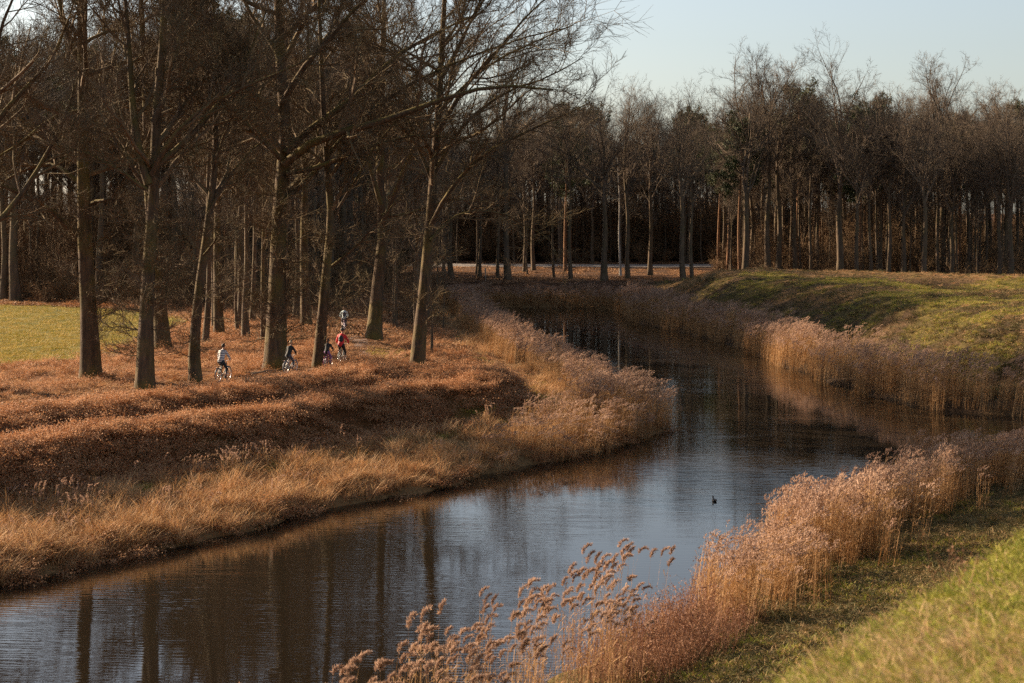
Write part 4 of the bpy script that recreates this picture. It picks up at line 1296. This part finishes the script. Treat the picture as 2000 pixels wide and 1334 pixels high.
def rider(loc, rz, s, top, legs, hair_c, label, hair='short', lean=.16, extra=None, hand_z=1.075):
    e = empty('person', loc, rz, s); tag(e, label, 'person', 'people cycling along the path')
    hip = np.array([0, -.24, 1.04]); ch = np.array([0, -.24 + lean, 1.44]); nk = ch + np.array([0, .06, .15]); hd = nk + np.array([0, .05, .155])
    arms = []
    for sx in (-1, 1):
        sh = ch + np.array([sx * .165, .015, .04]); el = np.array([sx * .30, .02 + lean * .3, 1.20]); hn = np.array([sx * .288, .165, hand_z])
        arms.append((sh, el, hn))
    lg = []
    for sx, ft in ((1, (.115, .02, .225)), (-1, (-.115, -.22, .465))):
        hp = np.array([sx * .09, -.2, 1.0]); f = np.array(ft); mid = (hp + f) / 2
        kn = mid + np.array([sx * .03, .22 if sx > 0 else .30, .04]); lg.append((hp, kn, f))
    B = [cap(hip, hip + (ch - hip) * .5, .145, .125), cap(hip + (ch - hip) * .5, ch, .125, .15), cap(ch + np.array([-.12, 0, .03]), ch + np.array([.12, 0, .03]), .075, .075),
         cap(ch, nk, .06, .052), ell(hd, (.078, .098, .118)), ell(hd + np.array([0, .035, -.05]), (.06, .068, .07)), ell(hd + np.array([0, .10, -.015]), (.014, .022, .022), 8, 5),
         ell(hd + np.array([.08, 0, -.01]), (.014, .024, .034), 8, 5), ell(hd + np.array([-.08, 0, -.01]), (.014, .024, .034), 8, 5)]
    for (sh, el, hn), sx in zip(arms, (-1, 1)):
        wr_ = el + (hn - el) * .88
        B += [cap(sh, el, .052, .042), cap(el, wr_, .042, .028), ell(hn + np.array([0, -.01, .008]), (.036, .045, .022), 10, 6)]
        for q in range(4):                       # fingers curled round the grip
            o_ = np.array([sx * (.0 + .0), 0, 0]); y0 = -.03 + q * .021
            a0 = hn + np.array([-sx * .012, y0 + .005, .014]); a1 = hn + np.array([-sx * .034, y0 + .02, -.002]); a2 = hn + np.array([-sx * .022, y0 + .016, -.036 - .004 * (q in (1, 2))])
            B += [cap(a0, a1, .011, .0105, 8, 3), cap(a1, a2, .0105, .009, 8, 3)]
        B += [cap(hn + np.array([-sx * .02, -.045, .006]), hn + np.array([-sx * .045, -.01, -.022]), .012, .010, 8, 3)]
    for hp, kn, f in lg:
        B += [cap(hp, kn, .085, .058), cap(kn, f + np.array([0, -.02, .05]), .056, .036), cap(f + np.array([0, -.04, 0]), f + np.array([0, .13, -.02]), .036, .03)]
    solid('body', B, [M['skin']], e, .014)
    J = [cap(hip + np.array([0, 0, .02]), hip + (ch - hip) * .5, .165, .148), cap(hip + (ch - hip) * .5, ch, .148, .17), cap(ch + np.array([-.13, 0, .03]), ch + np.array([.13, 0, .03]), .088, .088), cap(ch + np.array([0, .02, .05]), nk - np.array([0, 0, .04]), .08, .066)]
    for sh, el, hn in arms:
        J += [cap(sh, el, .068, .056), cap(el, el + (hn - el) * .8, .056, .042)]
    solid('jacket', J, [top], e, .016)
    Tz = [cap(hip + np.array([-.06, 0, -.02]), hip + np.array([.06, 0, -.02]), .135, .135)]
    for hp, kn, f in lg:
        Tz += [cap(hp, kn, .098, .072), cap(kn, kn + (f - kn) * .86, .07, .05)]
    solid('trousers', Tz, [legs], e, .016)
    for hp, kn, f in lg:
        solid('shoe', [cap(f + np.array([0, -.05, -.005]), f + np.array([0, .14, -.022]), .046, .04), cap(f + np.array([0, -.04, 0]), f + np.array([0, -.03, .05]), .046, .045)], [M['saddle']], e)
    hm = plain_mat('hair', hair_c, .7)
    if hair == 'long':
        solid('hair', [ell(hd + np.array([0, -.012, .02]), (.09, .108, .118)), cap(hd + np.array([0, -.07, 0]), nk + np.array([0, -.12, -.13]), .075, .05)], [hm], e, .014)
    elif hair == 'helmet':
        solid('helmet', [ell(hd + np.array([0, -.005, .045]), (.098, .128, .10))], [hm], e)
    else:
        solid('hair', [ell(hd + np.array([0, -.018, .03]), (.086, .10, .106))], [hm], e)
    if extra is not None:
        bk = ch + np.array([0, -.20, -.13])
        bp_ = solid('backpack', [ell(bk, (.14, .095, .2)), ell(bk + np.array([0, -.07, -.06]), (.1, .05, .1))], [extra], e, .016)
    return e


def on_path(px, py, Y, nx_, ny_, lift=0.03):
    X = (px - 1000) * Y / FP
    return (X, Y, zat(X, Y) + lift), math.atan2(-nx_, ny_)


l, r = on_path(436, 747, 76.3, .30, .95)
bicycle(l, r, .92, M['steel_dark'], 'dark bicycle with pale rims under the rider in the striped shirt')
rider(l, r, .92, stripes('striped_shirt', (.02, .03, .06), (.72, .70, .68), 12), plain_mat('navy_trousers', (.012, .028, .04), .8), (.02, .014, .01),
      'person in a navy and white striped shirt and dark trousers riding away')
l, r = on_path(668, 712, 84.5, .14, .99)
bicycle(l, r, .98, M['steel_dark'], 'bicycle with bright rims under the rider in the red jacket')
rider(l, r, .98, plain_mat('red_jacket', (.52, .018, .022), .7), plain_mat('black_trousers', (.012, .012, .014), .8), (.02, .02, .02),
      'person in a red jacket and dark trousers riding up the path', 'helmet', lean=.2, extra=plain_mat('black_pack', (.02, .02, .024), .7))
l, r = on_path(641, 719, 83.0, .24, .97)
bicycle(l, r, .76, plain_mat('magenta_frame', (.28, .03, .12), .4), 'small pink bicycle ridden beside the red-jacketed rider')
rider(l, r, .76, plain_mat('dark_jacket', (.014, .016, .02), .8), plain_mat('purple_trousers', (.20, .09, .24), .8), (.10, .055, .03),
      'child with long hair in a dark jacket and purple trousers cycling', 'long')
l, r = on_path(567, 730, 80.3, .36, .93)
bicycle(l, r, .82, plain_mat('grey_frame', (.3, .3, .3), .35), 'grey bicycle half hidden by the thickest oak')
rider(l, r, .82, plain_mat('black_coat', (.010, .012, .012), .8), plain_mat('grey_trousers', (.05, .06, .08), .8), (.35, .25, .14),
      'person in a black coat cycling half hidden behind the thickest oak', lean=.22)
l, r = on_path(672, 647, 106, -.12, .99)
bicycle(l, r, .86, plain_mat('lilac_frame', (.34, .26, .42), .35), 'pale lilac bicycle far ahead on the path')
rider(l, r, .86, plain_mat('pale_jacket', (.52, .62, .64), .8), plain_mat('blue_shorts', (.03, .04, .09), .8), (.16, .09, .05),
      'person in a pale blue top cycling far ahead up the path', 'short', extra=plain_mat('navy_pack', (.03, .045, .09), .7))

# coot on the water, seen from behind
e = empty('water_bird', ((1395 - 1000) * 57 / FP, 57, -.03), .25, .8)
tag(e, 'small black water bird swimming alone on the open water', 'bird')
black = plain_mat('black_feather', (.010, .010, .012), .6)
solid('body', [ell((0, 0, .075), (.085, .155, .075)), cap((0, -.12, .09), (0, -.2, .125), .04, .012), cap((0, .10, .10), (0, .14, .20), .042, .03), ell((0, .155, .225), (.034, .045, .036)),
               ell((.055, -.02, .09), (.035, .12, .05)), ell((-.055, -.02, .09), (.035, .12, .05))], [black], e, .010)
solid('bill', [cap((0, .19, .222), (0, .232, .214), .013, .005, 8, 3)], [plain_mat('white_bill', (.7, .66, .6), .5)], e)

# fence behind the dike
pm = plain_mat('post_wood', (.25, .21, .17), .85, 0, .4, 8)
for x, lab in ((1740, 'short grey fence post showing over the dike ridge beside a taller one'), (1766, 'grey wooden fence post between the short post and the broad dark tree'), (1841, 'grey wooden fence post just past the broad dark tree'),
               (1914, 'grey wooden fence post before the pale road bend'), (1984, 'pale grey fence post at the end of the visible fence')):
    Y = 161 - (x - 1740) * .022; X = (x - 1000) * Y / FP
    zz = zat(X, Y)
    top = CAMZ - ((548 if x != 1740 else 552) - HOR) * Y / FP
    o = link('fence_post', None) if False else None
    e = empty('fence_post', (X, Y, zz)); tag(e, lab, 'post', 'fence posts behind the dike')
    h = max(1.1, top - zz)
    solid('post', [cap((0, 0, -.2), (0.02, 0, h), .075, .065, 8, 2)], [pm], e, smooth=True)
e = empty('marker_post', ((948 - 1000) * 178 / FP, 178, zat((948 - 1000) * 178 / FP, 178))); tag(e, 'small wooden marker post beside the slim tree at the road end', 'post')
solid('post', [cap((0, 0, -.2), (0, 0, 1.3), .07, .07, 8, 2)], [pm], e)

# fallen branches
M['dead_wood'] = bark_mat('dead_wood', (.10, .07, .05), (.26, .19, .13), (.1, .08, .03), .2)
def fallen(px, py, Y, L, rz, label, seed):
    rng = np.random.default_rng(seed); X = (px - 1000) * Y / FP
    P = walk(np.zeros((1, 3)), np.array([[1., 0, .16]]), np.array([L]), 7, rng, .12, -.03); R = radii(np.array([.05]), 7, .3)
    s, d, l_, r_ = spawn(P, R, np.array([L]), 7, rng, .3, 1, (30, 60), .4, .5, .05)
    P2 = walk(s, d, l_, 4, rng, .15, 0); R2 = radii(np.maximum(r_, .01), 4, .4)
    e = empty('fallen_branch', (X, Y, zat(X, Y) + .15), rz); tag(e, label, 'branch')
    link('limb', raw_mesh('limb', *tubes([(P, R, 6)]), M['dead_wood']), e); link('twigs', raw_mesh('twigs', *tubes([(P2, R2, 4)]), M['dead_wood']), e)
fallen(490, 735, 78.5, 1.8, .9, 'dry fallen branch propped in bracken behind the striped-shirt rider', 5)
fallen(25, 795, 67, 1.6, .2, 'pale fallen branch lying in the bramble below the tall straight oak', 6)
fallen(480, 722, 79.2, 1.5, 1.3, 'second dry branch leaning against the one behind the striped-shirt rider', 8)
fallen(330, 1062, 49.6, 1.7, 3.0, 'bleached stick trailing from the golden bank grass into the water', 9)

# withered weeds standing in the bank grass
for px, py, Y, sc_w, lab in ((1868, 1128, 14.6, .62, 'brown withered weed clump standing in the grass of the steep bank'), (1560, 1262, 13.2, .4, 'small withered weed at the brink of the steep grass bank'),
                             (1945, 1290, 9.6, .3, 'low brown weed tuft in the straw of the steep bank')):
    X = (px - 1000) * Y / FP
    src = C_dock.objects[wr.randrange(len(C_dock.objects))].data
    o = link('dead_weed', src); o.location = (X, Y, zat(X, Y)); o.scale = (sc_w, sc_w, sc_w); o.rotation_euler = (0, 0, wr.uniform(0, 6))
    tag(o, lab, 'weed')
